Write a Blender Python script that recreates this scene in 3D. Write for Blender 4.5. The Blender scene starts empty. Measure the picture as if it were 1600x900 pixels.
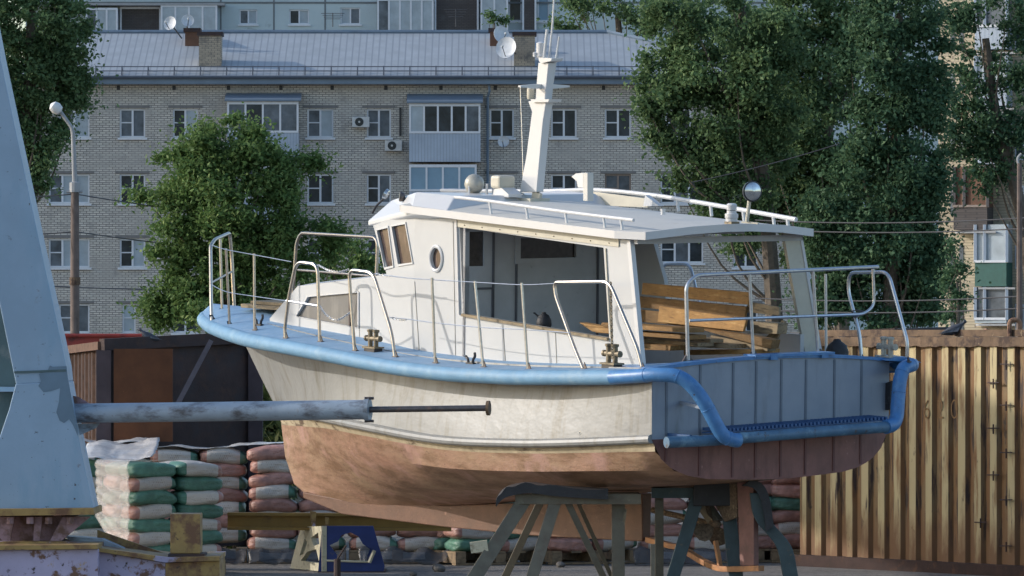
import bpy, bmesh, math, random
import numpy as np
from mathutils import Vector, Matrix, noise
R = math.radians
random.seed(7)
rng = np.random.default_rng(7)
S = bpy.context.scene
COL = S.collection
# ---------------------------------------------------------------- camera
HY = 528.0; FPX = 9350.0; CH = 2.45
cam = bpy.data.cameras.new('camera'); camo = bpy.data.objects.new('camera', cam); COL.objects.link(camo)
camo.location = (0, 0, CH); camo.rotation_euler = (R(90), 0, 0)
cam.sensor_width = 36; cam.lens = 36 * FPX / 1600; cam.shift_y = (HY - 450) / 1600
cam.clip_start = 1; cam.clip_end = 3000
S.camera = camo
# ---------------------------------------------------------------- sky, sun, exposure
SUN_EL = 22; TRAVEL = Vector((0.995, -0.10, 0)).normalized()
w = bpy.data.worlds.new('World'); S.world = w; w.use_nodes = True
nt = w.node_tree; sky = nt.nodes.new('ShaderNodeTexSky'); sky.sky_type = 'NISHITA'; sky.sun_disc = False
sky.sun_elevation = R(SUN_EL); sky.sun_rotation = math.atan2(-TRAVEL.x, -TRAVEL.y)
sky.air_density = 1.0; sky.dust_density = 1.2; sky.ozone_density = 1.6
nt.links.new(sky.outputs[0], nt.nodes['Background'].inputs[0]); nt.nodes['Background'].inputs[1].default_value = 0.15
sl = bpy.data.lights.new('sun', 'SUN'); sl.energy = 2.0; sl.angle = R(0.53); sl.color = (1.0, 0.93, 0.85)
so = bpy.data.objects.new('sun', sl); COL.objects.link(so)
sd = Vector((TRAVEL.x * math.cos(R(SUN_EL)), TRAVEL.y * math.cos(R(SUN_EL)), -math.sin(R(SUN_EL))))
so.rotation_euler = sd.to_track_quat('-Z', 'Y').to_euler(); so.location = (-30, 40, 30)
S.view_settings.view_transform = 'Standard'; S.view_settings.look = 'None'
S.view_settings.gamma = 1; S.view_settings.exposure = 0.62; S.view_settings.use_curve_mapping = False
S.cycles.max_bounces = 6; S.cycles.transparent_max_bounces = 12

# ---------------------------------------------------------------- measuring helpers
def at(x, y, Y):                      # photo pixel + distance -> world point
    return Vector(((x - 800) / FPX * Y, Y, CH - (y - HY) / FPX * Y))
TH = R(52); PIT = R(2.7); HEEL = R(1.5); D0 = 55.0
c_, s_ = math.cos(TH), math.sin(TH)
F0 = Vector((-c_, s_, 0)); P0 = Vector((-s_, -c_, 0)); U0 = Vector((0, 0, 1))
AF = F0 * math.cos(PIT) + U0 * math.sin(PIT); U1 = U0 * math.cos(PIT) - F0 * math.sin(PIT)
AP = P0 * math.cos(HEEL) - U1 * math.sin(HEEL); AU = U1 * math.cos(HEEL) + P0 * math.sin(HEEL)
BO = at(1207, 566, D0)
def BW(u, v, w): return BO + AF * u + AP * v + AU * w        # boat frame -> world
def inv(x, y, v=None, u=None, w=None):                        # pixel on a plane of the boat frame -> boat frame
    C = Vector((0, 0, CH)); r = Vector(((x - 800) / FPX, 1, -(y - HY) / FPX))
    d = C - BO; c0 = (d.dot(AF), d.dot(AP), d.dot(AU)); rr = (r.dot(AF), r.dot(AP), r.dot(AU))
    if u is not None: t = (u - c0[0]) / rr[0]
    elif v is not None: t = (v - c0[1]) / rr[1]
    else: t = (w - c0[2]) / rr[2]
    return Vector([c0[i] + t * rr[i] for i in range(3)])
def invf(x, y, vf, n=12):                                     # pixel on a curved side v = vf(u)
    u = 4.0
    for _ in range(n):
        p = inv(x, y, v=vf(u)); u = 0.5 * u + 0.5 * p.x
    return inv(x, y, v=vf(u))
def lerp(a, b, t): return a + (b - a) * t
def interp(x, xs, ys): return float(np.interp(x, xs, ys))

# ---------------------------------------------------------------- mesh builder
OFF = {}            # object name -> world offset its mesh coordinates are measured from
class MB:
    def __init__(s): s.v = []; s.f = []; s.mi = []; s.cur = 0
    def add(s, vs, fs):
        o = len(s.v); s.v += [Vector(a) for a in vs]
        for f in fs: s.f.append([i + o for i in f]); s.mi.append(s.cur)
        return s
    def box(s, a, b, rot=None, c=None):
        (x0, y0, z0), (x1, y1, z1) = a, b
        vs = [Vector((x, y, z)) for z in (z0, z1) for y in (y0, y1) for x in (x0, x1)]
        if rot is not None:
            cc = Vector(c) if c is not None else (Vector(a) + Vector(b)) / 2
            vs = [rot @ (p - cc) + cc for p in vs]
        return s.add(vs, [(0, 2, 3, 1), (4, 5, 7, 6), (0, 1, 5, 4), (2, 6, 7, 3), (0, 4, 6, 2), (1, 3, 7, 5)])
    def bar(s, p, q, wd, ht, up=(0, 0, 1), wd2=None, ht2=None):   # rectangular bar from p to q
        p, q = Vector(p), Vector(q); d = (q - p).normalized(); u = Vector(up)
        if abs(d.dot(u)) > .98: u = Vector((1, 0, 0))
        r = d.cross(u).normalized(); n = r.cross(d).normalized(); vs = []
        for c, a, b in ((p, wd, ht), (q, wd2 or wd, ht2 or ht)):
            for i, j in ((-1, -1), (1, -1), (1, 1), (-1, 1)): vs.append(c + r * i * a / 2 + n * j * b / 2)
        return s.add(vs, [(3, 2, 1, 0), (4, 5, 6, 7), (0, 1, 5, 4), (1, 2, 6, 5), (2, 3, 7, 6), (3, 0, 4, 7)])
    def tube(s, pts, r, n=8, closed=False, cap=True):
        pts = [Vector(p) for p in pts]; m = len(pts); rs = r if isinstance(r, (list, tuple)) else [r] * m
        o = len(s.v); prev = None; vs = []
        for i, p in enumerate(pts):
            a = pts[i - 1] if (i or closed) else p; b = pts[(i + 1) % m] if (i < m - 1 or closed) else p
            t = (b - a).normalized()
            if prev is None:
                u = Vector((0, 0, 1)) if abs(t.z) < .9 else Vector((1, 0, 0)); x = t.cross(u).normalized()
            else: x = (prev - t * prev.dot(t)).normalized()
            prev = x; y = t.cross(x)
            for k in range(n):
                an = 2 * math.pi * k / n; vs.append(p + (x * math.cos(an) + y * math.sin(an)) * rs[i])
        fs = []
        for i in range(m if closed else m - 1):
            for k in range(n):
                a = i * n + k; b = i * n + (k + 1) % n; c2 = ((i + 1) % m) * n + (k + 1) % n; d = ((i + 1) % m) * n + k
                fs.append((a, b, c2, d))
        if cap and not closed: fs += [tuple(range(n))[::-1], tuple((m - 1) * n + k for k in range(n))]
        return s.add(vs, fs)
    def prism(s, poly, d):                 # poly (3-D points) pushed by vector d
        poly = [Vector(p) for p in poly]; d = Vector(d); n = len(poly)
        vs = poly + [p + d for p in poly]
        return s.add(vs, [tuple(range(n)), tuple(range(2 * n - 1, n - 1, -1))] + [(i, i + n, (i + 1) % n + n, (i + 1) % n) for i in range(n)])
    def loft(s, rings, closed=True, caps=True):
        n = len(rings[0]); vs = [p for r in rings for p in r]; fs = []
        for i in range(len(rings) - 1):
            for k in range(n if closed else n - 1):
                fs.append((i * n + k, i * n + (k + 1) % n, (i + 1) * n + (k + 1) % n, (i + 1) * n + k))
        if caps and closed: fs += [tuple(range(n))[::-1], tuple((len(rings) - 1) * n + k for k in range(n))]
        return s.add(vs, fs)
    def lathe(s, base, axis, prof, n=16):  # prof: (distance along axis, radius)
        base = Vector(base); t = Vector(axis).normalized(); u = Vector((0, 0, 1)) if abs(t.z) < .9 else Vector((1, 0, 0))
        x = t.cross(u).normalized(); y = t.cross(x)
        rings = [[base + t * h + (x * math.cos(2 * math.pi * k / n) + y * math.sin(2 * math.pi * k / n)) * max(r, 1e-4) for k in range(n)] for h, r in prof]
        return s.loft(rings)
    def build(s, name, mat, parent=None, smooth=False, bevel=0, fixn=True, angle=35):
        if parent is None:
            xs = [p.x for p in s.v]; ys = [p.y for p in s.v]; off = Vector(((min(xs) + max(xs)) / 2, (min(ys) + max(ys)) / 2, min(p.z for p in s.v)))
        else: off = OFF.get(parent.name, Vector((0, 0, 0)))
        s.v = [p - off for p in s.v]
        me = bpy.data.meshes.new(name); me.from_pydata([tuple(p) for p in s.v], [], s.f)
        mats = mat if isinstance(mat, (list, tuple)) else [mat]
        for m in mats: me.materials.append(m)
        for p, i in zip(me.polygons, s.mi): p.material_index = i
        if fixn:
            bm = bmesh.new(); bm.from_mesh(me); bmesh.ops.recalc_face_normals(bm, faces=bm.faces); bm.to_mesh(me); bm.free()
        if smooth:
            for p in me.polygons: p.use_smooth = True
            try: me.set_sharp_from_angle(angle=R(angle))
            except Exception: pass
        o = bpy.data.objects.new(name, me); COL.objects.link(o)
        if parent is not None: o.parent = parent
        else: o.location = off
        OFF[o.name] = off
        if bevel:
            b = o.modifiers.new('bevel', 'BEVEL'); b.width = bevel; b.segments = 2; b.limit_method = 'ANGLE'; b.angle_limit = R(40)
        return o
def smooth_path(pts, k=4, closed=False):      # Catmull-Rom
    pts = [Vector(p) for p in pts]; out = []; n = len(pts)
    for i in range(n - 1):
        p0 = pts[max(i - 1, 0)]; p1 = pts[i]; p2 = pts[i + 1]; p3 = pts[min(i + 2, n - 1)]
        for j in range(k):
            t = j / k; out.append(0.5 * ((2 * p1) + (p2 - p0) * t + (2 * p0 - 5 * p1 + 4 * p2 - p3) * t * t + (-p0 + 3 * p1 - 3 * p2 + p3) * t ** 3))
    return out + [pts[-1]]
def fillet(pts, r=.08, k=4):                  # round the corners of a bent pipe
    pts = [Vector(p) for p in pts]; out = [pts[0]]
    for i in range(1, len(pts) - 1):
        a, b, c = pts[i - 1], pts[i], pts[i + 1]; d1 = (a - b); d2 = (c - b)
        rr = min(r, d1.length * .45, d2.length * .45); p = b + d1.normalized() * rr; q = b + d2.normalized() * rr
        for j in range(k + 1):
            t = j / k; out.append(p * (1 - t) ** 2 + b * 2 * t * (1 - t) + q * t * t)
    return out + [pts[-1]]
def empty(name, loc, rz=0):
    o = bpy.data.objects.new(name, None); COL.objects.link(o); o.location = loc; o.rotation_euler = (0, 0, rz); o.empty_display_size = .2
    OFF[o.name] = Vector(loc)
    return o
def tag(o, label=None, cat=None, group=None, kind=None):
    if label: o['label'] = label
    if cat: o['category'] = cat
    if group: o['group'] = group
    if kind: o['kind'] = kind
    return o

# ---------------------------------------------------------------- materials
def newmat(name):
    m = bpy.data.materials.new(name); m.use_nodes = True; return m, m.node_tree, m.node_tree.nodes['Principled BSDF']
def N(nt, t, **k):
    n = nt.nodes.new(t)
    for a, b in k.items():
        if a.startswith('i_'):
            n.inputs[int(a[2:])].default_value = b
        else: setattr(n, a, b)
    return n
def noise_fac(nt, scale, lo, hi, stretch=(1, 1, 1), detail=6, rough=.6, coord='Object', seed=0):
    tc = N(nt, 'ShaderNodeTexCoord'); mp = N(nt, 'ShaderNodeMapping'); mp.inputs['Scale'].default_value = stretch
    mp.inputs['Location'].default_value = (seed * 3.1, seed * 1.7, seed * .9)
    nt.links.new(tc.outputs[coord], mp.inputs[0]); no = N(nt, 'ShaderNodeTexNoise'); nt.links.new(mp.outputs[0], no.inputs[0])
    no.inputs['Scale'].default_value = scale; no.inputs['Detail'].default_value = detail; no.inputs['Roughness'].default_value = rough
    mr = N(nt, 'ShaderNodeMapRange'); mr.inputs[1].default_value = lo; mr.inputs[2].default_value = hi; mr.clamp = True
    nt.links.new(no.outputs[0], mr.inputs[0]); return mr.outputs[0], no.outputs[0]
def mixc(nt, fac, a, b):
    m = N(nt, 'ShaderNodeMix'); m.data_type = 'RGBA'
    if isinstance(fac, (int, float)): m.inputs[0].default_value = fac
    else: nt.links.new(fac, m.inputs[0])
    for i, c in ((6, a), (7, b)):
        if isinstance(c, (tuple, list)): m.inputs[i].default_value = (*c[:3], 1)
        else: nt.links.new(c, m.inputs[i])
    return m.outputs[2]
def mat(name, col, rough=.6, metal=0, var=.12, vs=6, layers=(), bump=0, bs=40, spec=.5, coord='Object'):
    """base colour with mild variation; layers: (colour, scale, lo, hi, stretch) patches of dirt / rust / worn paint"""
    m, nt, b = newmat(name)
    f, _ = noise_fac(nt, vs, .3, .7, coord=coord)
    c = mixc(nt, f, tuple(x * (1 - var) for x in col), tuple(min(1, x * (1 + var)) for x in col))
    for i, L in enumerate(layers):
        lc, sc, lo, hi = L[:4]; st = L[4] if len(L) > 4 else (1, 1, 1)
        f, _ = noise_fac(nt, sc, lo, hi, st, 8, .65, seed=i + 1, coord=coord); c = mixc(nt, f, c, lc)
    nt.links.new(c, b.inputs['Base Color'])
    b.inputs['Roughness'].default_value = rough; b.inputs['Metallic'].default_value = metal; b.inputs['Specular IOR Level'].default_value = spec
    if bump:
        _, n = noise_fac(nt, bs, 0, 1, detail=5, seed=9, coord=coord); bp = N(nt, 'ShaderNodeBump'); bp.inputs['Strength'].default_value = bump
        bp.inputs['Distance'].default_value = .02; nt.links.new(n, bp.inputs['Height']); nt.links.new(bp.outputs[0], b.inputs['Normal'])
    return m
M = {}
M['white'] = mat('white_paint', (.50, .505, .50), .45, var=.04, vs=3, layers=(((.55, .50, .38), 7, .66, .82, (1, 1, .3)), ((.30, .20, .10), 25, .76, .84, (1, 1, .35))), bump=.05, bs=15)
M['roofwhite'] = mat('roof_white_paint', (.56, .54, .49), .6, var=.05, vs=4, layers=(((.40, .35, .24), 9, .64, .80, (.4, 1, 1)), ((.36, .26, .15), 30, .74, .82)), bump=.05)
M['trimwhite'] = mat('gloss_white_paint', (.60, .60, .595), .3, var=.03)
M['cream'] = mat('cream_paint', (.55, .51, .41), .5, var=.08, layers=(((.35, .25, .14), 18, .64, .8),))
M['grey_int'] = mat('cabin_lining', (.43, .43, .43), .6, var=.08, vs=5, layers=(((.16, .15, .15), 12, .62, .8),))
M['deckblue'] = mat('deck_blue_paint', (.20, .34, .50), .6, var=.10, vs=9, layers=(((.29, .41, .53), 6, .52, .72), ((.16, .24, .33), 22, .64, .78)), bump=.12, bs=60)
M['gunblue'] = mat('gunwale_blue_paint', (.155, .305, .455), .6, var=.10, vs=8, layers=(((.25, .38, .48), 5, .50, .74), ((.10, .17, .24), 18, .67, .8)), bump=.15, bs=50)
M['vivid'] = mat('bright_blue_paint', (.06, .19, .42), .4, var=.15, vs=12, layers=(((.13, .30, .50), 7, .52, .72), ((.06, .05, .05), 24, .64, .70)), bump=.1)
M['darkblue'] = mat('dark_blue_paint', (.03, .09, .22), .5, var=.2, vs=20)
M['steel'] = mat('polished_tube', (.50, .46, .41), .3, metal=1, var=.15, vs=30, layers=(((.22, .13, .08), 22, .62, .8),))
M['steelb'] = mat('grey_tube', (.55, .57, .60), .32, metal=.9, var=.12, vs=30)
M['brass'] = mat('old_bronze', (.21, .17, .11), .55, metal=.35, var=.3, vs=30, layers=(((.06, .05, .04), 20, .5, .7),))
M['black'] = mat('black_rubber', (.025, .025, .028), .6, var=.3, layers=(((.12, .12, .12), 14, .6, .8),), bump=.3)
M['blackp'] = mat('black_paint', (.02, .02, .025), .4)
M['glassd'] = mat('dark_glass', (.045, .038, .035), .12, var=.5, vs=14, spec=.6)
M['chrome'] = mat('lamp_glass', (.55, .58, .6), .08, metal=.8, var=.2, vs=20)
M['greyhorn'] = mat('grey_lamp_shell', (.42, .40, .34), .45, metal=.2, var=.15, vs=25, layers=(((.2, .14, .08), 14, .6, .75),))
M['plank'] = mat('raw_plank', (.34, .19, .065), .75, var=.25, vs=5, layers=(((.14, .075, .03), 9, .52, .72, (1, 6, 6)), ((.55, .38, .17), 5, .56, .75, (1, 5, 5))), bump=.2)
def vary(m):
    nt = m.node_tree; b = nt.nodes['Principled BSDF']; l = b.inputs['Base Color'].links[0]; oi = nt.nodes.new('ShaderNodeObjectInfo'); hv = nt.nodes.new('ShaderNodeHueSaturation'); mr = nt.nodes.new('ShaderNodeMapRange')
    mr.inputs[3].default_value = .45; mr.inputs[4].default_value = 1.25; nt.links.new(oi.outputs['Random'], mr.inputs[0]); nt.links.new(mr.outputs[0], hv.inputs['Value']); nt.links.new(l.from_socket, hv.inputs['Color']); nt.links.new(hv.outputs[0], b.inputs['Base Color'])
vary(M['plank'])
M['plankold'] = mat('weathered_plank', (.30, .23, .14), .8, var=.25, vs=6, layers=(((.10, .08, .06), 8, .5, .7, (1, 6, 6)),), bump=.2)
M['trestle'] = mat('trestle_steel', (.15, .132, .095), .65, var=.2, vs=7, layers=(((.13, .10, .07), 8, .5, .68), ((.30, .27, .19), 6, .62, .78)), bump=.15)
M['tealsteel'] = mat('teal_painted_steel', (.045, .07, .075), .6, var=.25, vs=7, layers=(((.17, .12, .07), 10, .62, .76),))
M['orangeskeg'] = mat('orange_primer', (.52, .24, .10), .6, var=.2, vs=7, layers=(((.25, .12, .07), 9, .52, .72),), bump=.1)
M['pinkpost'] = mat('faded_antifouling', (.25, .125, .105), .7, var=.2, vs=7, layers=(((.18, .10, .08), 9, .5, .7),))
M['prop'] = mat('crusted_bronze', (.16, .11, .07), .85, var=.5, vs=40, layers=(((.35, .27, .16), 30, .55, .7),), bump=.6, bs=60)
M['crane'] = mat('crane_blue_paint', (.29, .405, .53), .5, var=.06, vs=2, layers=(((.24, .37, .50), 3, .5, .6, (1, 1, .3)), ((.06, .045, .04), 24, .655, .68), ((.16, .11, .09), 6, .64, .72), ((.26, .365, .48), 1.1, .46, .62)), bump=.05)
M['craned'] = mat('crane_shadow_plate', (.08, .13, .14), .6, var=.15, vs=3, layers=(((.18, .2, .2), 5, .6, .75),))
M['pipe'] = mat('greyblue_pipe', (.30, .36, .43), .45, var=.12, vs=6, layers=(((.09, .09, .10), 9, .50, .66, (.4, 1, 1)), ((.22, .14, .10), 16, .62, .76)), bump=.08)
M['rod'] = mat('dark_rod', (.10, .09, .09), .4, metal=.5, var=.3, vs=20, layers=(((.2, .12, .09), 20, .55, .7),))
M['lilac'] = mat('lilac_yellow_paint', (.40, .36, .50), .6, var=.12, vs=4, layers=(((.40, .26, .08), 2.0, .60, .63), ((.16, .08, .05), 9, .55, .62), ((.05, .035, .03), 22, .60, .66)), bump=.15)
M['yelrust'] = mat('rusty_yellow_paint', (.34, .22, .075), .65, var=.15, vs=6, layers=(((.16, .08, .04), 7, .46, .60), ((.34, .31, .44), 3.2, .60, .65), ((.06, .04, .03), 22, .62, .7)), bump=.15)
M['gusset'] = mat('pink_rusty_plate', (.28, .18, .20), .7, var=.2, vs=6, layers=(((.13, .07, .05), 8, .46, .62), ((.45, .33, .13), 10, .62, .72)), bump=.2)
M['yellow'] = mat('ochre_beam_paint', (.26, .155, .035), .6, var=.15, vs=6, layers=(((.14, .08, .04), 8, .56, .72, (.4, 1, 1)),), bump=.1)
M['blueb'] = mat('deep_blue_paint', (.015, .035, .16), .5, var=.2, vs=6, layers=(((.10, .09, .08), 14, .66, .76),))
M['creampaint'] = mat('dirty_cream_paint', (.50, .46, .33), .6, var=.15, vs=8, layers=(((.2, .16, .1), 10, .55, .7),))
M['rust'] = mat('rusty_container', (.048, .030, .028), .8, var=.3, vs=4, layers=(((.085, .042, .028), 6, .52, .72), ((.04, .035, .04), 3, .5, .7)), bump=.2)
M['rustdark'] = mat('dark_rust_sheet', (.040, .020, .016), .85, var=.35, vs=5, layers=(((.09, .04, .02), 8, .56, .72),), bump=.2)
M['litrustedge'] = mat('thin_sunlit_rust_edge', (.13, .07, .045), .85, var=.4, vs=12)  # rust colour lightened to imitate sunlit slopes of the corrugation
M['rustplate'] = mat('orange_rust_plate', (.115, .042, .016), .85, var=.2, vs=5, layers=(((.34, .17, .06), 20, .68, .76),), bump=.2)
M['rustlight'] = mat('rust_edge', (.30, .17, .10), .8, var=.35, vs=9, layers=(((.08, .04, .03), 12, .5, .64), ((.5, .38, .26), 25, .7, .78)), bump=.3)
M['tanrust'] = mat('rusty_top_rail', (.15, .095, .055), .8, var=.3, vs=7, layers=(((.06, .035, .025), 6, .5, .62), ((.36, .27, .16), 12, .64, .74)), bump=.3)
M['redroof'] = mat('red_fence_paint', (.32, .045, .035), .6, var=.2, vs=2, layers=(((.12, .03, .03), 5, .55, .7),))
M['darkroof'] = mat('bitumen_roof', (.05, .052, .06), .8, var=.2, vs=3)
M['pallet'] = mat('pallet_wood', (.28, .20, .12), .85, var=.25, vs=9, layers=(((.09, .07, .05), 12, .5, .7),))
M['film'] = None
M['stone'] = mat('grey_stone', (.13, .12, .11), .9, var=.3, vs=12, bump=.5)
M['bark'] = mat('tree_bark', (.13, .105, .08), .9, var=.3, vs=9, layers=(((.28, .25, .2), 6, .6, .75, (1, 1, .3)),), bump=.5)
M['polewood'] = mat('brown_pole', (.15, .115, .10), .85, var=.25, vs=6, layers=(((.07, .05, .04), 6, .5, .7, (1, 1, .2)),))
M['polegrey'] = mat('grey_pole', (.30, .31, .32), .6, var=.1)
M['lampw'] = mat('lamp_shell', (.72, .72, .70), .4)
M['cable'] = mat('cable', (.07, .07, .075), .7)
M['concrete'] = mat('concrete', (.33, .34, .35), .85, var=.1)
M['frame'] = mat('window_frame_white', (.66, .69, .73), .45, var=.06)
M['framewood'] = mat('window_frame_brown', (.25, .20, .17), .6, var=.15)
M['brown'] = mat('brown_loggia', (.13, .065, .04), .8, var=.25, vs=2)
M['pdark'] = mat('dark_pane', (.030, .040, .050), .15, var=.6, vs=1.5, spec=.25)
M['pmid'] = mat('curtain_pane', (.12, .14, .16), .3, var=.5, vs=1.6, spec=.3)
M['plight'] = mat('pale_curtain_pane', (.36, .42, .46), .35, var=.15, vs=2, spec=.5)
M['pblue'] = mat('blue_blind_pane', (.20, .32, .42), .35, var=.10, vs=1.4, spec=.5)
M['pgreen'] = mat('green_panel', (.02, .10, .085), .5, var=.15)
M['ac'] = mat('ac_shell', (.52, .54, .54), .5)
M['dish'] = mat('dish_white', (.60, .63, .66), .45)

def brickmat(name, c1, c2, mortar, bw=.26, bh=.085, mort=.012, grime=(.10, .10, .10)):
    m, nt, b = newmat(name)
    tc = N(nt, 'ShaderNodeTexCoord'); sp = N(nt, 'ShaderNodeSeparateXYZ'); nt.links.new(tc.outputs['Object'], sp.inputs[0])
    ad = N(nt, 'ShaderNodeMath', operation='ADD'); nt.links.new(sp.outputs[0], ad.inputs[0]); nt.links.new(sp.outputs[1], ad.inputs[1])
    cb = N(nt, 'ShaderNodeCombineXYZ'); nt.links.new(ad.outputs[0], cb.inputs[0]); nt.links.new(sp.outputs[2], cb.inputs[1])
    br = N(nt, 'ShaderNodeTexBrick'); nt.links.new(cb.outputs[0], br.inputs[0]); br.inputs['Color1'].default_value = (*c1, 1); br.inputs['Color2'].default_value = (*c2, 1)
    br.inputs['Mortar'].default_value = (*mortar, 1); br.inputs['Scale'].default_value = 1; br.inputs['Brick Width'].default_value = bw
    br.inputs['Row Height'].default_value = bh; br.inputs['Mortar Size'].default_value = mort; br.inputs['Mortar Smooth'].default_value = .3; br.inputs['Bias'].default_value = -.1
    f, _ = noise_fac(nt, .35, .45, .7, (1, 1, 2.5), 8, .7); c = mixc(nt, f, br.outputs[0], (c1[0] * .62, c1[1] * .62, c1[2] * .64))
    f2, _ = noise_fac(nt, 2.2, .55, .8, (1, 1, 1), 4, .6, seed=3); c = mixc(nt, f2, c, grime)
    nt.links.new(c, b.inputs['Base Color']); b.inputs['Roughness'].default_value = .9
    return m
M['brick'] = brickmat('silicate_brick', (.66, .63, .56), (.50, .475, .43), (.19, .18, .17), bw=.27, bh=.092, mort=.018, grime=(.27, .26, .25))
M['brickc'] = brickmat('chimney_brick', (.48, .40, .30), (.36, .31, .24), (.16, .15, .13))
M['brickr'] = brickmat('cream_brick', (.56, .48, .34), (.48, .42, .30), (.26, .22, .17), bw=.26, bh=.1, grime=(.36, .31, .23))
M['brickd'] = brickmat('dark_loggia_brick', (.11, .095, .09), (.09, .08, .075), (.05, .05, .05))

def stripes(name, col, gap, axis, period, width, rough=.5, var=.1, extra=()):   # sheet with fine ribs along one axis, drawn as darker colour stripes
    m, nt, b = newmat(name)
    tc = N(nt, 'ShaderNodeTexCoord'); sp = N(nt, 'ShaderNodeSeparateXYZ'); nt.links.new(tc.outputs['Object'], sp.inputs[0])
    md = N(nt, 'ShaderNodeMath', operation='FRACT'); dv = N(nt, 'ShaderNodeMath', operation='DIVIDE'); dv.inputs[1].default_value = period
    nt.links.new(sp.outputs[axis], dv.inputs[0]); nt.links.new(dv.outputs[0], md.inputs[0])
    lt = N(nt, 'ShaderNodeMath', operation='LESS_THAN'); lt.inputs[1].default_value = width / period; nt.links.new(md.outputs[0], lt.inputs[0])
    f, _ = noise_fac(nt, 1.2, .35, .65); c0 = mixc(nt, f, tuple(x * (1 - var) for x in col), tuple(x * (1 + var) for x in col))
    for i, L in enumerate(extra):
        ff, _ = noise_fac(nt, L[1], L[2], L[3], L[4] if len(L) > 4 else (1, 1, 1), 7, seed=i + 2); c0 = mixc(nt, ff, c0, L[0])
    c = mixc(nt, lt.outputs[0], c0, gap); nt.links.new(c, b.inputs['Base Color']); b.inputs['Roughness'].default_value = rough
    return m
M['roofmetal'] = stripes('ribbed_zinc_roof', (.34, .37, .395), (.25, .275, .30), 0, .28, .06, .5, .08)
M['eave'] = mat('eave_zinc', (.15, .205, .27), .5, var=.12, vs=1.5)
M['siding'] = stripes('balcony_siding', (.36, .43, .52), (.26, .31, .38), 0, .13, .022)
M['panelblue'] = mat('blue_grey_wall', (.46, .55, .57), .85, var=.07, vs=.4, layers=(((.22, .26, .26), .9, .60, .75),))
# ================================================================ GROUND
m, nt, b = newmat('gravel_yard')
f, _ = noise_fac(nt, 1.3, .35, .65); c = mixc(nt, f, (.17, .155, .14), (.24, .225, .205))
f, _ = noise_fac(nt, 18, .45, .7, detail=8); c = mixc(nt, f, c, (.09, .085, .08))
f, _ = noise_fac(nt, 60, .62, .7, detail=3, seed=4); c = mixc(nt, f, c, (.38, .36, .33))
nt.links.new(c, b.inputs['Base Color']); b.inputs['Roughness'].default_value = .95
_, n = noise_fac(nt, 30, 0, 1, detail=8); bp = N(nt, 'ShaderNodeBump'); bp.inputs['Strength'].default_value = .8; bp.inputs['Distance'].default_value = .04
nt.links.new(n, bp.inputs['Height']); nt.links.new(bp.outputs[0], b.inputs['Normal']); M['ground'] = m
g = MB(); nx, ny = 60, 80; vs = []
for j in range(ny + 1):
    Y = -60 + 1300 * (j / ny) ** 1.6
    for i in range(nx + 1):
        X = (i / nx - .5) * 1400 * (.15 + .85 * abs(i / nx - .5) * 2)
        vs.append((X, Y, .03 * noise.noise(Vector((X * .4, Y * .4, 0)))))
g.add(vs, [(j * (nx + 1) + i, j * (nx + 1) + i + 1, (j + 1) * (nx + 1) + i + 1, (j + 1) * (nx + 1) + i) for j in range(ny) for i in range(nx)])
tag(g.build('ground', M['ground'], fixn=False), kind='structure')

# ================================================================ MAIN APARTMENT BUILDING (250 m away)
YB = 250.0
def pxy(x, y, Y=YB, dy=0.0):
    p = at(x, y, Y); p.y += dy; return p
def window(root, x0, y0, x1, y1, Y=YB, style='22', panes=('pdark', 'pmid'), frame='frame', depth=.12, sill=True, bar=True, wt=.07):
    """frame mesh (outer frame and mullions) with panes and sill below it"""
    a = at(x0, y1, Y); b_ = at(x1, y0, Y); X0, X1, Z0, Z1 = a.x, b_.x, a.z, b_.z; y = Y + depth
    n = len(panes); f = MB(); t = wt
    f.box((X0, y - .04, Z0), (X0 + t, y + .03, Z1)); f.box((X1 - t, y - .04, Z0), (X1, y + .03, Z1))
    f.box((X0 + t, y - .04, Z0), (X1 - t, y + .03, Z0 + t)); f.box((X0 + t, y - .04, Z1 - t), (X1 - t, y + .03, Z1))
    for k in range(1, n):
        xm = lerp(X0, X1, k / n); f.box((xm - t * .6, y - .05, Z0 + t), (xm + t * .6, y + .03, Z1 - t))
    if bar:
        zm = lerp(Z0, Z1, .52); f.box((X0 + t, y - .04, zm - .025), (lerp(X0, X1, 1 / n) - t * .6, y + .03, zm + .025))
    fo = f.build('window', M[frame], root)
    for k, pm in enumerate(panes):
        p = MB(); p.box((lerp(X0, X1, k / n) + t * .5, y + .004, Z0 + t * .5), (lerp(X0, X1, (k + 1) / n) - t * .5, y + .02, Z1 - t * .5)); p.build('pane', M[pm], fo)
    if sill:
        q = MB(); q.box((X0 - .08, Y - .10, Z0 - .09), (X1 + .08, Y + .02, Z0 - .005)); q.build('sill', M['frame'], fo)
    return fo
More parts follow.
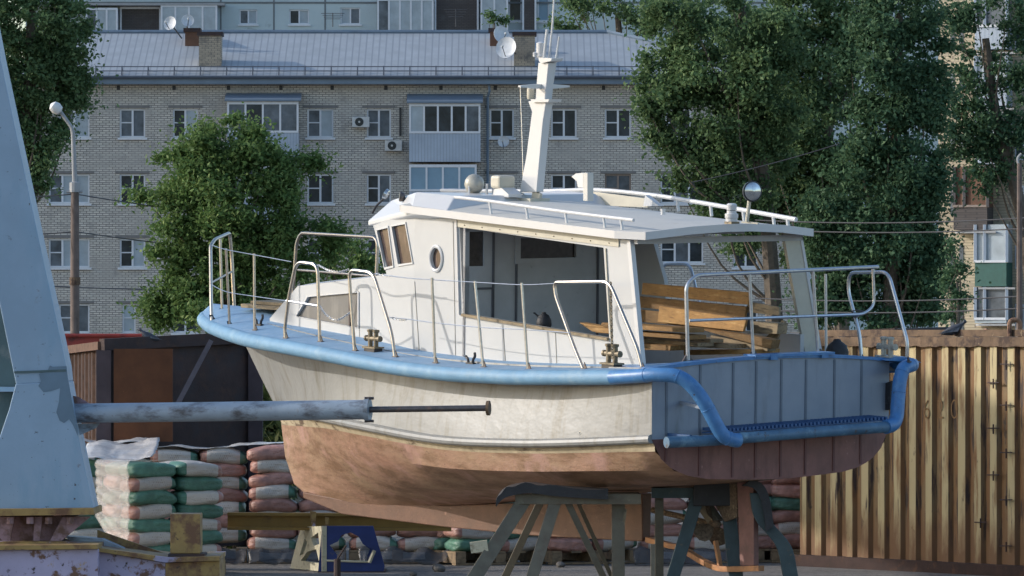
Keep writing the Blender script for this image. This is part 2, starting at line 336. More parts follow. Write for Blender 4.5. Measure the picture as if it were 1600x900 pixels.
def facade(name, X0, X1, Z0, Z1, holes, Y, mat_, root, depth=.22):
    """wall sheet with real window openings and their reveals; holes in world x/z"""
    xs = sorted({X0, X1, *[h[0] for h in holes], *[h[2] for h in holes]}); zs = sorted({Z0, Z1, *[h[1] for h in holes], *[h[3] for h in holes]})
    w_ = MB()
    for i in range(len(xs) - 1):
        for j in range(len(zs) - 1):
            cx, cz = (xs[i] + xs[i + 1]) / 2, (zs[j] + zs[j + 1]) / 2
            if any(h[0] < cx < h[2] and h[1] < cz < h[3] for h in holes): continue
            w_.add([(xs[i], Y, zs[j]), (xs[i + 1], Y, zs[j]), (xs[i + 1], Y, zs[j + 1]), (xs[i], Y, zs[j + 1])], [(0, 1, 2, 3)])
    for a, b0, c, d in holes:
        w_.add([(a, Y, b0), (c, Y, b0), (c, Y, d), (a, Y, d), (a, Y + depth, b0), (c, Y + depth, b0), (c, Y + depth, d), (a, Y + depth, d)],
               [(0, 4, 5, 1), (1, 5, 6, 2), (2, 6, 7, 3), (3, 7, 4, 0), (4, 7, 6, 5)])
    return w_
root = empty('apartment_building', at(620, 612, YB) * 1.0)
tag(root, 'long grey brick apartment block with blue zinc roof, two brick chimneys and glazed balconies', 'building')
wins = []
def P3(*a): return random.choice(a)
rows = [(170, 215), (272, 318), (373, 418), (475, 520)]
cols = {92: 140, 187: 227, 270: 309, 480: 521, 573: 611, 765: 803, 861: 901, 945: 986, 1032: 1100, 1146: 1184}
pan = {(187, 0): ('pmid', 'pmid'), (270, 0): ('pdark', 'plight'), (480, 0): ('pmid', 'plight'), (573, 0): ('pmid', 'pmid'), (765, 0): ('pdark', 'pdark'), (861, 0): ('pdark', 'pdark'),
       (945, 0): ('pdark', 'pdark'), (187, 2): ('pdark', 'plight'), (187, 3): ('plight', 'pmid'), (92, 1): ('pmid', 'plight', 'plight'), (92, 2): ('pmid', 'plight', 'plight'), (92, 3): ('pmid', 'pmid'), (92, 0): ('pmid', 'plight')}
for x0, x1 in cols.items():
    for r, (y0, y1) in enumerate(rows):
        if x0 == 1032: continue
        X0 = x0; X1 = x1
        if x0 == 92 and r in (1, 2): X0 = 76
        if x0 == 187 and r == 3: X0, X1 = 191, 212
        wins.append((X0, y0, X1, y1, pan.get((x0, r), P3(('pdark', 'pdark'), ('pdark', 'pmid'), ('pmid', 'pmid'))) if not (x0 == 187 and r == 3) else ('plight',), r))
wins += [(1032, 370, 1099, 411, ('pdark', 'pmid', 'pdark'), 2), (1032, 272, 1099, 318, ('pdark', 'pmid', 'pdark'), 1), (1040, 170, 1080, 215, ('pdark', 'pdark'), 0), (354, 475, 395, 520, ('pmid', 'pdark'), 3),
         (640, 475, 690, 520, ('pmid', 'pdark'), 3), (395, 373, 440, 418, ('pmid', 'pdark'), 2)]
holes = []
for x0, y0, x1, y1, pn, r in wins:
    a = at(x0, y1, YB); b_ = at(x1, y0, YB); holes.append((a.x, a.z, b_.x, b_.z))
L = at(30, 0, YB).x; Rr = at(1252, 0, YB).x; zt = at(0, 131, YB).z
wl = facade('wall', L, Rr, -.3, zt, holes, YB, None, root)
wl.add([(L, YB, -.3), (L, YB + 12, -.3), (L, YB + 12, zt), (L, YB, zt)], [(0, 1, 2, 3)]); wl.add([(Rr, YB, -.3), (Rr, YB + 12, -.3), (Rr, YB + 12, zt), (Rr, YB, zt)], [(0, 3, 2, 1)])
wl.add([(L, YB + 12, -.3), (Rr, YB + 12, -.3), (Rr, YB + 12, zt), (L, YB + 12, zt)], [(0, 3, 2, 1)])
wo = wl.build('wall', M['brick'], root, fixn=False)
lt = MB()
for x0, y0, x1, y1, pn, r in wins:
    window(root, x0, y0, x1, y1, panes=pn, frame='frame' if random.random() < .9 else 'framewood')
    a = at(x0 - 7, y0 - 1, YB); b_ = at(x1 + 7, y0 - 5, YB); lt.box((a.x, YB - .03, a.z), (b_.x, YB + .01, b_.z))
lt.build('lintel', mat('lintel_brick', (.20, .195, .19), .9), root)
# roof: hipped zinc sheet
ze = at(0, 121, YB).z; zr = at(0, 40, YB).z; EX = .55
eL, eR = L - .5, Rr + .5; rL, rR = at(60, 0, YB).x, at(952, 0, YB).x; yr = YB + 6
rf = MB(); f0, f1 = YB - EX, YB + 12 + EX
rf.add([(eL, f0, ze), (eR, f0, ze), (rR, yr, zr), (rL, yr, zr), (eL, f1, ze), (eR, f1, ze)], [(0, 1, 2, 3), (1, 5, 2), (5, 4, 3, 2), (4, 0, 3)])
ro = rf.build('roof', M['roofmetal'], root)
rc = MB(); rc.tube([(rL, yr, zr + .05), (rR, yr, zr + .05), (eR, f0, ze + .05)], .09, 6); rc.build('ridge_cap', M['eave'], ro)
ev = MB(); ev.box((eL, YB - EX - .1, ze - .30), (eR, YB + .0, ze - .005)); ev.build('eave', M['eave'], root)
gt = MB(); gt.tube([(eL, YB - EX - .16, ze - .02), (eR, YB - EX - .16, ze - .02)], .08, 6); gt.build('gutter', mat('gutter_dark', (.07, .09, .12), .6), root)
# snow guard
sg = MB(); zg = lambda dy: ze + (zr - ze) * dy / (6 + EX)
for k in range(24):
    X = lerp(at(150, 0, YB).x, at(1090, 0, YB).x, k / 23); sg.bar((X, YB - EX + .25, zg(.2)), (X, YB - EX + .5, zg(.45) + .32), .05, .05); sg.bar((X, YB - EX + .9, zg(.9)), (X, YB - EX + .5, zg(.45) + .32), .035, .035)
for dz in (.30, .12): sg.tube([(at(150, 0, YB).x, YB - EX + .48, zg(.45) + dz), (at(1090, 0, YB).x, YB - EX + .48, zg(.45) + dz)], .022, 5)
sg.build('snow_guard', mat('snow_guard_steel', (.10, .11, .13), .6), ro)
vt = MB()
for x in (185, 272, 357, 439, 519, 603, 689, 774, 943, 1030): a = at(x, 137, YB); vt.box((a.x - .07, YB - .02, a.z - .09), (a.x + .07, YB + .02, a.z + .09))
vt.build('wall_vent', M['blackp'], root)
def chimney(x0, x1, yt, yb, Yc, m_, cap=True):
    a = at(x0, yb, YB); b_ = at(x1, yt, YB); k = Yc / YB
    c = MB(); X0, X1 = a.x, b_.x; Z0 = a.z - 1; Z1 = b_.z
    c.box((X0, Yc, Z0), (X1, Yc + 1.0, Z1)); o = c.build('chimney', m_, ro)
    if cap: q = MB(); q.box((X0 - .07, Yc - .07, Z1), (X1 + .07, Yc + 1.07, Z1 + .16)); q.build('chimney_cap', M['eave'] if False else M['rust'], o)
chimney(309, 344, 54, 108, YB + .9, M['brickc']); chimney(803, 836, 54, 108, YB + .9, M['brickc'])
chimney(281, 303, 42, 72, YB + 4, M['brown']); chimney(765, 786, 42, 72, YB + 4, M['brown'])
dp = MB(); dp.tube([at(763, 128, YB - .35), at(765, 142, YB - .35), at(762, 152, YB - .12), at(762, 600, YB - .12)], .06, 6)
dp.build('drainpipe', M['eave'], root)
# balconies
def balcony(x0, x1, yroof, yw0, yw1, yb, panes, out=1.15, sid='siding', mid=None, roofed=True):
    a = at(x0, yb, YB); b_ = at(x1, yw0, YB); X0, X1 = a.x, b_.x; zb = a.z; zw = at(0, yw1, YB).z; z1 = b_.z; y = YB - out
    p = MB(); p.box((X0, y, zb), (X1, YB - .002, zw)); po = p.build('balcony', M[sid], root)
    fr = MB(); n = len(panes); t = .08
    for k in range(n + 1):
        xm = lerp(X0 + t / 2, X1 - t / 2, k / n); fr.box((xm - t / 2, y - .02, zw + .005), (xm + t / 2, y + .05, z1))
    fr.box((X0, y - .025, z1 - .1), (X1, y + .06, z1 + .02)); fr.box((X0, y - .025, zw + .004), (X1, y + .06, zw + .09))
    fr.box((X0, y + .06, z1 - .1), (X0 + .07, YB - .01, z1 + .02)); fr.build('balcony_frame', M['frame'], po)
    for k, pm in enumerate(panes):
        q = MB(); q.box((lerp(X0, X1, k / n) + .02, y + .01, zw + .01), (lerp(X0, X1, (k + 1) / n) - .02, y + .03, z1 - .01)); q.build('pane', M[pm], po)
    q = MB(); q.box((X0 + .03, y + .07, zw + .01), (X0 + .06, YB - .01, z1 - .02)); q.box((X1 - .06, y + .07, zw + .01), (X1 - .03, YB - .01, z1 - .02)); q.build('side_panel', M['plight'], po)
    if roofed:
        zr_ = at(0, yroof, YB).z; r_ = MB(); r_.add([(X0 - .1, y - .15, z1 + .03), (X1 + .1, y - .15, z1 + .03), (X1 + .1, YB - .01, zr_), (X0 - .1, YB - .01, zr_), (X0 - .1, y - .15, z1 + .1), (X1 + .1, y - .15, z1 + .1), (X1 + .1, YB - .01, zr_ + .07), (X0 - .1, YB - .01, zr_ + .07)],
            [(0, 1, 2, 3), (4, 7, 6, 5), (0, 4, 5, 1), (1, 5, 6, 2), (2, 6, 7, 3), (3, 7, 4, 0)]); r_.build('balcony_roof', M['eave'], po)
    return po
balcony(357, 468, 148, 161, 209, 246, ('pmid', 'pdark', 'pmid', 'pmid'))
balcony(640, 751, 149, 164, 210, 254, ('plight', 'pdark', 'pdark', 'pdark', 'pmid'))
balcony(640, 745, 256, 259, 300, 345, ('pblue', 'pblue', 'pblue', 'pblue'), roofed=False)
balcony(357, 468, 250, 262, 312, 350, ('pmid', 'pdark', 'pmid', 'pmid'), roofed=False)
balcony(640, 745, 350, 362, 412, 450, ('pmid', 'pmid', 'pdark', 'pmid'), roofed=False)
q = MB(); q.box((at(624, 0, YB).x, YB - .1, at(0, 212, YB).z), (at(627, 0, YB).x, YB - .005, at(0, 168, YB).z)); q.build('cable_duct', M['blackp'], root)
def ac(x, y, lab):
    a = at(x, y, YB); t = tag(empty('air_conditioner', (a.x, YB - .35, a.z - .22)), lab, 'air conditioner', 'air conditioners on the brick facade')
    q = MB(); q.box((a.x - .36, YB - .40, a.z - .22), (a.x + .36, YB - .08, a.z + .22)); q.box((a.x - .25, YB - .08, a.z - .2), (a.x + .25, YB - .004, a.z - .16)); q.build('casing', M['ac'], t, bevel=.03)
    q = MB(); q.lathe((a.x - .06, YB - .403, a.z), (0, -1, 0), [(0, .18), (.012, .18), (.015, .16), (.015, 0)], 18); q.build('fan_grille', M['pdark'], t)
    q = MB(); q.lathe((a.x - .06, YB - .42, a.z), (0, -1, 0), [(0, .045), (.02, .045), (.021, 0)], 10); q.build('fan_hub', M['ac'], t)
ac(564, 191, 'white air conditioner on the brick wall left of the brown curtained top floor window')
ac(615, 228, 'white air conditioner on the brick wall at the lower left of the ribbed balcony')
def dish(x, y, Y, r, d, lab, mount):
    a = at(x, y, Y); t = tag(empty('satellite_dish', a), lab, 'satellite dish', 'satellite dishes on the grey apartment block')
    q = MB(); q.lathe(a, d, [(0, .02), (.0, r * .4), (.03, r * .75), (.09, r), (.10, r), (.04, r * .74), (.012, r * .4), (.012, 0)], 22); q.build('reflector', M['dish'], t, smooth=True)
    D = Vector(d).normalized(); q = MB(); q.tube([a + Vector((0, 0, -r)) + D * .08, a + D * .5 + Vector((0, 0, -.05))], .018, 5); q.build('feed_arm', M['cable'], t)
    q = MB(); q.lathe(a + D * .5 + Vector((0, 0, -.05)), D * -1, [(0, .03), (.02, .05), (.1, .04), (.101, 0)], 8); q.build('receiver', M['ac'], t)
    q = MB(); q.tube([a - D * .01, Vector(mount)], .03, 6); q.build('mount', M['cable'], t)
dish(267, 37, YB + 3.6, .30, (-.5, -1, .25), 'pale satellite dish left of the brown roof chimney, seen half from the side', at(284, 60, YB + 4.0))
dish(293, 33, YB + 3.6, .27, (.15, -1, .3), 'small satellite dish with dark receiver on top of the left brown chimney', at(292, 50, YB + 4.3))
dish(792, 75, YB + .2, .46, (-.45, -1, .25), 'large oval white satellite dish in front of the right brick chimney', at(806, 84, YB + .95))
dish(782, 55, YB + 3.2, .38, (.6, -1, .3), 'grey satellite dish behind the large oval one by the right chimney', at(776, 58, YB + 4.1))
dish(787, 222, YB - .45, .24, (-.1, -1, .2), 'small satellite dish on the facade under the window beside the drainpipe', at(786, 224, YB + .02))

# ================================================================ BACK BUILDING (above the roof line)
Y2 = 330.0
root = empty('panel_building', at(500, 500, Y2)); root.location.z = 0; OFF[root.name] = Vector(root.location)
tag(root, 'pale blue panel apartment block rising behind the zinc roof, with glazed white balconies', 'building')
X0, X1 = at(40, 0, Y2).x, at(1560, 0, Y2).x; ztop = at(0, -330, Y2).z
ws = [(374, 15, 402, 38, ('pmid', 'plight'), 1), (452, 15, 483, 38, ('pdark', 'plight'), 1), (532, 12, 563, 38, ('plight', 'pmid'), 1), (205, 24, 235, 38, ('pdark', 'pdark'), 1), (795, -25, 815, 33, ('pdark',), 1), (840, -20, 858, 33, ('pblue',), 1), (1232, 50, 1250, 78, ('pmid', 'plight'), 1)]
for bx in (374, 452, 532, 1180, 1232): ws.append((bx, -64, bx + 29, -40, ('pmid', 'pdark'), 1))
hs = [(at(a, d, Y2).x, at(a, d, Y2).z, at(c, b0, Y2).x, at(c, b0, Y2).z) for a, b0, c, d, *_ in ws]
wl = facade('wall', X0, X1, 0, ztop, hs, Y2, None, root); wl.box((X0, Y2 + .3, 0), (X1, Y2 + 12, ztop)); wl.build('wall', M['panelblue'], root, fixn=False)
for a, b0, c, d, pn, _ in ws: window(root, a, b0, c, d, Y2, panes=pn, bar=False)
q = MB()
for x in (345, 428, 508, 590, 690): q.box((at(x, 0, Y2).x - .04, Y2 - .02, 5), (at(x, 0, Y2).x + .04, Y2 + .01, ztop))
for y in (4, -75): q.box((X0, Y2 - .03, at(0, y, Y2).z - .06), (X1, Y2 + .01, at(0, y, Y2).z + .04))
q.build('panel_joint', mat('joint_grey', (.16, .18, .19), .9), root)
def loggia(x0, x1, y0, y1, panes, out=1.1, m_='siding', fr='frame'):
    a = at(x0, y1, Y2); b_ = at(x1, y0, Y2); q = MB(); q.box((a.x, Y2 - out, a.z), (b_.x, Y2 - .003, b_.z)); o = q.build('balcony', M[m_], root)
    n = len(panes); f_ = MB(); za = lerp(a.z, b_.z, .05); zb = lerp(a.z, b_.z, .96)
    for k in range(n + 1): xm = lerp(a.x + .05, b_.x - .05, k / n); f_.box((xm - .05, Y2 - out - .05, za), (xm + .05, Y2 - out - .003, zb))
    f_.box((a.x, Y2 - out - .06, za - .08), (b_.x, Y2 - out - .002, za + .02)); f_.box((a.x, Y2 - out - .06, zb - .02), (b_.x, Y2 - out - .002, zb + .1)); f_.build('balcony_frame', M[fr], o)
    for k, pm in enumerate(panes):
        if pm: q = MB(); q.box((lerp(a.x, b_.x, k / n) + .04, Y2 - out - .03, za), (lerp(a.x, b_.x, (k + 1) / n) - .04, Y2 - out - .002, zb)); q.build('pane', M[pm], o)
loggia(136, 186, 15, 60, ('pmid', 'plight', 'plight')); loggia(188, 252, 12, 60, (None,), .3, 'brickd'); loggia(253, 341, 10, 60, ('plight', 'plight', 'plight', 'plight'))
loggia(590, 678, 0, 60, ('pmid', 'plight', 'plight', 'plight', 'plight')); loggia(679, 748, -6, 60, (None,), .4, 'brickd'); loggia(751, 794, -6, 60, ('plight', 'plight'))
loggia(816, 838, -6, 60, (None,), .5, 'brickd')
for x0 in (136, 253, 590, 751, 1100): loggia(x0, x0 + 85, -80, -30, ('pmid', 'plight', 'pmid'))
q = MB(); q.box((X0, Y2 - 1.2, at(0, 9, Y2).z - .04), (at(352, 0, Y2).x, Y2 - .005, at(0, 9, Y2).z + .09)); q.build('ledge', M['concrete'], root)
# antenna on the ridge
def antenna(x, y0, y1, lab):
    a = at(x, y1, YB + 6); b_ = at(x, y0, YB + 6); t = tag(empty('roof_antenna', a), lab, 'antenna', 'thin antennas on the zinc roof')
    q = MB(); q.tube([a, b_], .02, 5); q.build('mast', M['cable'], t); q = MB()
    for k in range(4): z = lerp(b_.z, a.z, k * .13 + .04); q.tube([(a.x - .5 + k * .06, YB + 6.01, z), (a.x + .5 - k * .06, YB + 6.01, z)], .012, 4)
    q.build('element', M['cable'], t)
antenna(520, 20, 42, 'thin comb antenna on the ridge near the middle of the zinc roof'); antenna(712, 14, 42, 'dark antenna on the ridge left of the right chimney')

# ================================================================ RIGHT BUILDING
def RB(x, y, off=0.0):                # face turned towards the low sun: runs away from the camera to the right
    Yr = 205 + (x - 1480) / 120 * -1.6 - off; return at(x, y, Yr)
root = empty('brick_building', RB(1540, 700)); root.location.z = 0; OFF[root.name] = Vector(root.location)
tag(root, 'cream brick apartment block at the right edge with brown, white and green balconies', 'building')
q = MB(); A0, B0 = RB(1466, 500), RB(1720, 500); zt = RB(1500, -180).z
dn = Vector((.25, 1, 0)).normalized() * 14
q.prism([(A0.x, A0.y, 0), (B0.x, B0.y, 0), (B0.x, B0.y, zt), (A0.x, A0.y, zt)], dn); q.build('wall', M['brickr'], root)
def rpanel(name, x0, x1, y0, y1, out, m_, parent=None, thick=.1):
    a, b_ = RB(x0, y1, out), RB(x1, y1, out); c = RB(x1, y0, out); d = RB(x0, y0, out); d.x, d.y = a.x, a.y; c.x, c.y = b_.x, b_.y
    return MB().prism([a, b_, c, d], (0, thick, 0)).build(name, M[m_], parent or root)
for (y0, y1) in ((-60, -20), (40, 80), (115, 140), (210, 250), (290, 335), (383, 420), (475, 515)):
    for x0, wd in ((1485, 6), (1499, 6)):
        rpanel('window', x0, x0 + wd, y0, y1, .03, 'pmid')
    for x0 in (1586, 1625, 1660): 
        f_ = rpanel('window', x0, x0 + 14, y0, y1, .04, 'frame'); rpanel('pane', x0 + 2, x0 + 12, y0 + 3, y1 - 3, .07, 'pdark', f_, .02)
for nm, y0, y1, ym, low, up, sd_ in (('a', 262, 360, 325, 'brickd', 'brown', 0), ('b', 352, 448, 411, 'pgreen', 'plight', 1), ('c', 449, 505, 500, 'plight', 'pmid', 1), ('d', 170, 258, 225, 'siding', 'plight', 1), ('e', 90, 168, 135, 'siding', 'plight', 1), ('f', 0, 80, 45, 'siding', 'pmid', 1)):
    xa, xb = (1500, 1552) if nm == 'a' else (1533, 1582)
    a, b_ = RB(xa, y1, 0), RB(xb, y1, 0); zt_, zm_ = RB(xa, y0).z, RB(xa, ym).z; zb_ = a.z
    o = MB().prism([(a.x, a.y, zb_), (b_.x, b_.y, zb_), (b_.x, b_.y, zm_), (a.x, a.y, zm_)], (-.3, -1.1, 0)).build('balcony', M[low], root)
    MB().prism([(a.x, a.y, zm_ + .004), (b_.x, b_.y, zm_ + .004), (b_.x, b_.y, zt_), (a.x, a.y, zt_)], (-.28, -1.05, 0)).build('glazing', M[up], o)
    q = MB(); o_ = Vector((-.3, -1.1, 0))
    for t in (0, .3, 1): p = a.lerp(b_, t); q.box((p.x - .34, p.y - 1.16, zm_ + .01), (p.x - .24, p.y - 1.08, zt_))
    q.prism([a + Vector((-.34, -1.16, 0)), b_ + Vector((-.24, -1.16, 0)), b_ + Vector((-.24, -1.16, .08)), a + Vector((-.34, -1.16, .08))], (0, .07, 0)); q.v[-8:] = [Vector((p.x, p.y, p.z - zb_ + zm_ + .0)) for p in q.v[-8:]]
    q.build('balcony_frame', M['frame' if up != 'brown' else 'framewood'], o)
    rpanel('balcony_slab', xa - 4, xb + 4, y1 + 1, y1 + 4, 1.3, 'concrete', o, 1.25)
# ================================================================ TREES
def leafmat(name, c1, c2, c3):
    m, nt, b = newmat(name); gi = N(nt, 'ShaderNodeNewGeometry'); rp = N(nt, 'ShaderNodeValToRGB'); nt.links.new(gi.outputs['Random Per Island'], rp.inputs[0])
    e = rp.color_ramp.elements; e[0].position = 0; e[0].color = (*c1, 1); e[1].position = 1; e[1].color = (*c3, 1); x = e.new(.6); x.color = (*c2, 1)
    f, _ = noise_fac(nt, .55, .35, .65); c = mixc(nt, f, rp.outputs[0], tuple(k * .62 for k in c2))
    nt.links.new(c, b.inputs['Base Color']); b.inputs['Roughness'].default_value = .55; b.inputs['Specular IOR Level'].default_value = .12
    tr = N(nt, 'ShaderNodeBsdfTranslucent'); nt.links.new(c, tr.inputs[0]); mx = N(nt, 'ShaderNodeMixShader'); mx.inputs[0].default_value = .35
    nt.links.new(b.outputs[0], mx.inputs[1]); nt.links.new(tr.outputs[0], mx.inputs[2]); nt.links.new(mx.outputs[0], nt.nodes['Material Output'].inputs[0]); return m
M['poplar'] = leafmat('poplar_leaves', (.085, .16, .075), (.16, .26, .115), (.28, .37, .17))
M['poplard'] = leafmat('dark_poplar_leaves', (.06, .135, .078), (.11, .205, .108), (.20, .29, .145))
M['elm'] = leafmat('elm_leaves', (.09, .17, .06), (.17, .28, .09), (.32, .40, .15))
M['weed'] = leafmat('weed_leaves', (.06, .09, .03), (.10, .13, .045), (.22, .20, .09))
def leaves(cent, size, mat_, name, parent, elong=1.6, droop=.25):
    n = len(cent); cent = np.asarray(cent, dtype=float)
    nrm = rng.normal(size=(n, 3)); nrm[:, 2] += .6; nrm /= np.linalg.norm(nrm, axis=1)[:, None]
    t = rng.normal(size=(n, 3)); t[:, 2] -= droop; t -= nrm * (t * nrm).sum(1)[:, None]; t /= np.linalg.norm(t, axis=1)[:, None] + 1e-9
    b = np.cross(nrm, t); s = size * rng.uniform(.6, 1.35, n)[:, None]
    v = np.stack([cent - t * s * elong / 2, cent + b * s * .5 + nrm * s * .12, cent + t * s * elong / 2, cent - b * s * .5 + nrm * s * .12], 1).reshape(-1, 3)
    off = np.array(OFF[parent.name]); v = v - off
    me = bpy.data.meshes.new(name); me.vertices.add(4 * n); me.vertices.foreach_set('co', v.ravel())
    me.loops.add(4 * n); me.loops.foreach_set('vertex_index', np.arange(4 * n, dtype=np.int32))
    me.polygons.add(n); me.polygons.foreach_set('loop_start', np.arange(0, 4 * n, 4, dtype=np.int32)); me.polygons.foreach_set('loop_total', np.full(n, 4, dtype=np.int32))
    me.update(calc_edges=True); me.materials.append(mat_); o = bpy.data.objects.new(name, me); COL.objects.link(o); o.parent = parent; OFF[o.name] = OFF[parent.name]; return o
def tree(name, lab, cat, lobes, Y, trunk, leaf, size, dens, group=None, clump=.55, depthk=.9, elong=1.6, limbm='bark', tr=.28):
    """lobes: ellipses measured on the photograph (x, y, rx, ry), each given its own depth; trunk: foot and fork"""
    s = Y / FPX; base = at(trunk[0][0], 0, Y); base.z = 0
    root = tag(empty(name, base), lab, cat, group); cl = []; w_ = []
    for (cx, cy, rx, ry) in lobes:
        c = at(cx, cy, Y); RX, RZ = rx * s, ry * s; RY = depthk * (RX + RZ) / 2; c.y += rng.uniform(-.5, .5) * RY
        nc = max(3, int(5.2 * (RX * RZ + RX * RY + RZ * RY) / 3 / (clump ** 2)))
        for _ in range(nc):
            d = rng.normal(size=3); d /= np.linalg.norm(d); r = rng.uniform(.15, 1.0) ** .45
            cl.append((c.x + d[0] * RX * r, c.y + d[1] * RY * r, c.z + d[2] * RZ * r)); w_.append(rng.uniform(.35, 1.0) * clump)
    cl = np.array(cl); w_ = np.array(w_); per = (dens * 3.9 * (w_ / clump) ** 2).astype(int); size = size * .52
    idx = np.repeat(np.arange(len(cl)), per); d = rng.normal(size=(len(idx), 3)); d /= np.linalg.norm(d, axis=1)[:, None]; r = np.abs(rng.normal(size=len(idx))) * .62 + .12
    stretch = np.array([1.15, 1.1, .8]); pos = cl[idx] + d * (r * w_[idx])[:, None] * stretch; pos[:, 2] = np.maximum(pos[:, 2], .1)
    leaves(pos, size, M[leaf], 'crown', root, elong)
    t = MB(); pts = [Vector(base)] + [at(a, b0, Y) for a, b0 in trunk[1:]]; n = len(pts)
    path = smooth_path(pts, 5); t.tube(path, [lerp(tr, tr * .35, i / (len(path) - 1)) for i in range(len(path))], 9); t.build('trunk', M[limbm], root, smooth=True)
    lb = MB(); pick = rng.choice(len(cl), min(len(cl), 9 if dens < 100 else 20), replace=False)
    for i in pick:
        e = Vector(cl[i]); k = min(len(path) - 1, max(1, int(len(path) * np.clip((e.z - base.z) / max(.1, (path[-1].z - base.z)) * .75 - .1, .15, .95)))); st = path[k]
        mid = st.lerp(e, .5) + Vector((rng.uniform(-.3, .3), rng.uniform(-.3, .3), -.12 * (e - st).length)); pp = smooth_path([st, mid, e], 4)
        lb.tube(pp, [lerp(tr * .18, .008, j / (len(pp) - 1)) for j in range(len(pp))], 5, cap=False)
    lb.build('limb', M[limbm], root, smooth=True); return root
G = 'poplars and other trees in front of the apartment blocks'
tree('poplar_tree', 'tall dark poplar at the left edge, overlapping the left end of the grey apartment block', 'tree',
     [(40, 30, 95, 75), (100, 60, 45, 60), (70, 120, 75, 60), (20, 150, 60, 70), (112, 130, 34, 34), (50, 210, 55, 50), (35, 270, 45, 38), (-40, 80, 80, 110), (60, -60, 90, 70), (70, 250, 26, 30), (95, 170, 30, 28)],
     165, [(5, 0), (12, 480), (25, 330), (45, 120), (50, -60)], 'poplar', .15, 150, G, .5)
tree('elm_tree', 'round green elm standing alone behind the bow of the boat', 'tree',
     [(365, 235, 60, 48), (300, 270, 62, 50), (420, 265, 62, 45), (255, 305, 42, 42), (350, 320, 95, 70), (440, 335, 62, 62), (285, 385, 52, 62), (360, 420, 90, 70), (450, 410, 60, 60), (270, 470, 55, 48), (340, 480, 75, 45), (430, 480, 70, 50), (505, 370, 34, 46), (240, 500, 28, 22), (480, 250, 22, 14), (330, 215, 25, 24), (385, 195, 40, 18), (290, 235, 40, 30)],
     118, [(345, 0), (348, 520), (355, 440), (360, 300), (365, 230)], 'elm', .095, 190, G, .40, elong=2.1, tr=.2)
tree('bushy_tree', 'low green tree crown beside the elm, behind the forward gate rail of the boat', 'tree',
     [(545, 400, 45, 36), (570, 430, 34, 34), (505, 440, 34, 34)], 130, [(540, 0), (540, 540), (540, 440)], 'elm', .12, 120, G, .4, tr=.12)
tree('poplar_tree', 'leafy poplar whose drooping branch hangs over the right end of the zinc roof', 'tree',
     [(1075, 20, 75, 50), (1150, 70, 95, 80), (1060, 80, 58, 46), (1030, 135, 42, 42), (1080, 160, 75, 58), (1140, 190, 90, 75), (1045, 195, 44, 36), (1100, 235, 60, 40), (1170, 260, 80, 60), (1035, 228, 26, 16), (1120, 285, 40, 34), (1070, 282, 20, 22), (1150, 330, 60, 40), (1120, 318, 40, 26), (1200, 120, 60, 100)],
     152, [(1210, 0), (1212, 560), (1205, 420), (1190, 260), (1165, 100), (1160, 10)], 'poplar', .145, 130, G, .5)
tree('poplar_tree', 'broad poplar behind the floodlight on the cabin roof, with bare trunk showing below', 'tree',
     [(1190, 60, 60, 70), (1185, 200, 60, 80), (1195, 300, 60, 50), (1260, 20, 70, 60), (1300, 90, 80, 80), (1225, 150, 70, 80), (1290, 200, 85, 90), (1240, 270, 80, 70), (1310, 310, 85, 80), (1220, 345, 62, 50), (1330, 20, 70, 70), (1280, 385, 70, 50), (1165, 358, 38, 28), (1160, 390, 26, 22)],
     160, [(1318, 0), (1316, 560), (1312, 440), (1296, 250), (1292, 60)], 'poplar', .15, 135, G, .5)
tree('poplar_tree', 'darkest tall poplar, its dense crown ending in a straight edge beside the cream brick building', 'tree',
     [(1400, 10, 80, 70), (1370, 100, 80, 80), (1435, 110, 55, 80), (1390, 200, 85, 80), (1440, 230, 45, 80), (1370, 300, 80, 80), (1430, 330, 48, 80), (1390, 400, 80, 70), (1435, 430, 42, 70), (1340, 430, 60, 60), (1400, 480, 70, 45), (1330, 490, 50, 35), (1290, 470, 45, 60), (1310, 400, 60, 60), (1300, 340, 60, 60), (1452, 420, 30, 90)],
     150, [(1395, 0), (1395, 560), (1392, 440), (1400, 200), (1405, 20)], 'poplard', .145, 170, G, .5)
tree('poplar_tree', 'thin crowned tree at the right edge with the cream brick building showing through', 'tree',
     [(1560, 20, 60, 45), (1500, 40, 40, 50), (1590, 90, 50, 45), (1525, 110, 42, 34), (1500, 170, 38, 36), (1560, 200, 55, 50), (1590, 240, 45, 45), (1530, 250, 45, 28), (1490, 235, 30, 30), (1500, 205, 30, 60), (1545, 275, 60, 28), (1590, 160, 40, 60)],
     158, [(1625, 0), (1622, 540), (1600, 350), (1560, 200), (1540, 60)], 'poplard', .14, 80, G, .5)
tree('poplar_tree', 'distant green tree between the zinc roof and the panel block, right of the mast', 'tree',
     [(905, 10, 45, 36), (960, 0, 55, 42), (1010, 15, 50, 42), (1060, 20, 50, 40), (885, 38, 30, 14), (1100, 40, 60, 60)],
     282, [(970, 0), (970, 400), (970, 120), (965, 20)], 'poplar', .22, 110, G, .9, tr=.35)
tree('young_tree', 'small leafy sapling beside the cream brick building, left of its green balcony', 'tree',
     [(1495, 440, 22, 28), (1490, 475, 20, 26), (1505, 410, 14, 20), (1488, 390, 10, 16)], 145, [(1497, 0), (1497, 540), (1496, 440)], 'poplard', .12, 60, G, .35, tr=.07)
tree('young_tree', 'leafy treetop in front of the panel block, at the right brown chimney', 'tree',
     [(765, 28, 10, 12), (785, 30, 9, 9)], 300, [(772, 0), (772, 200), (772, 36)], 'poplar', .2, 40, G, .35, tr=.1)
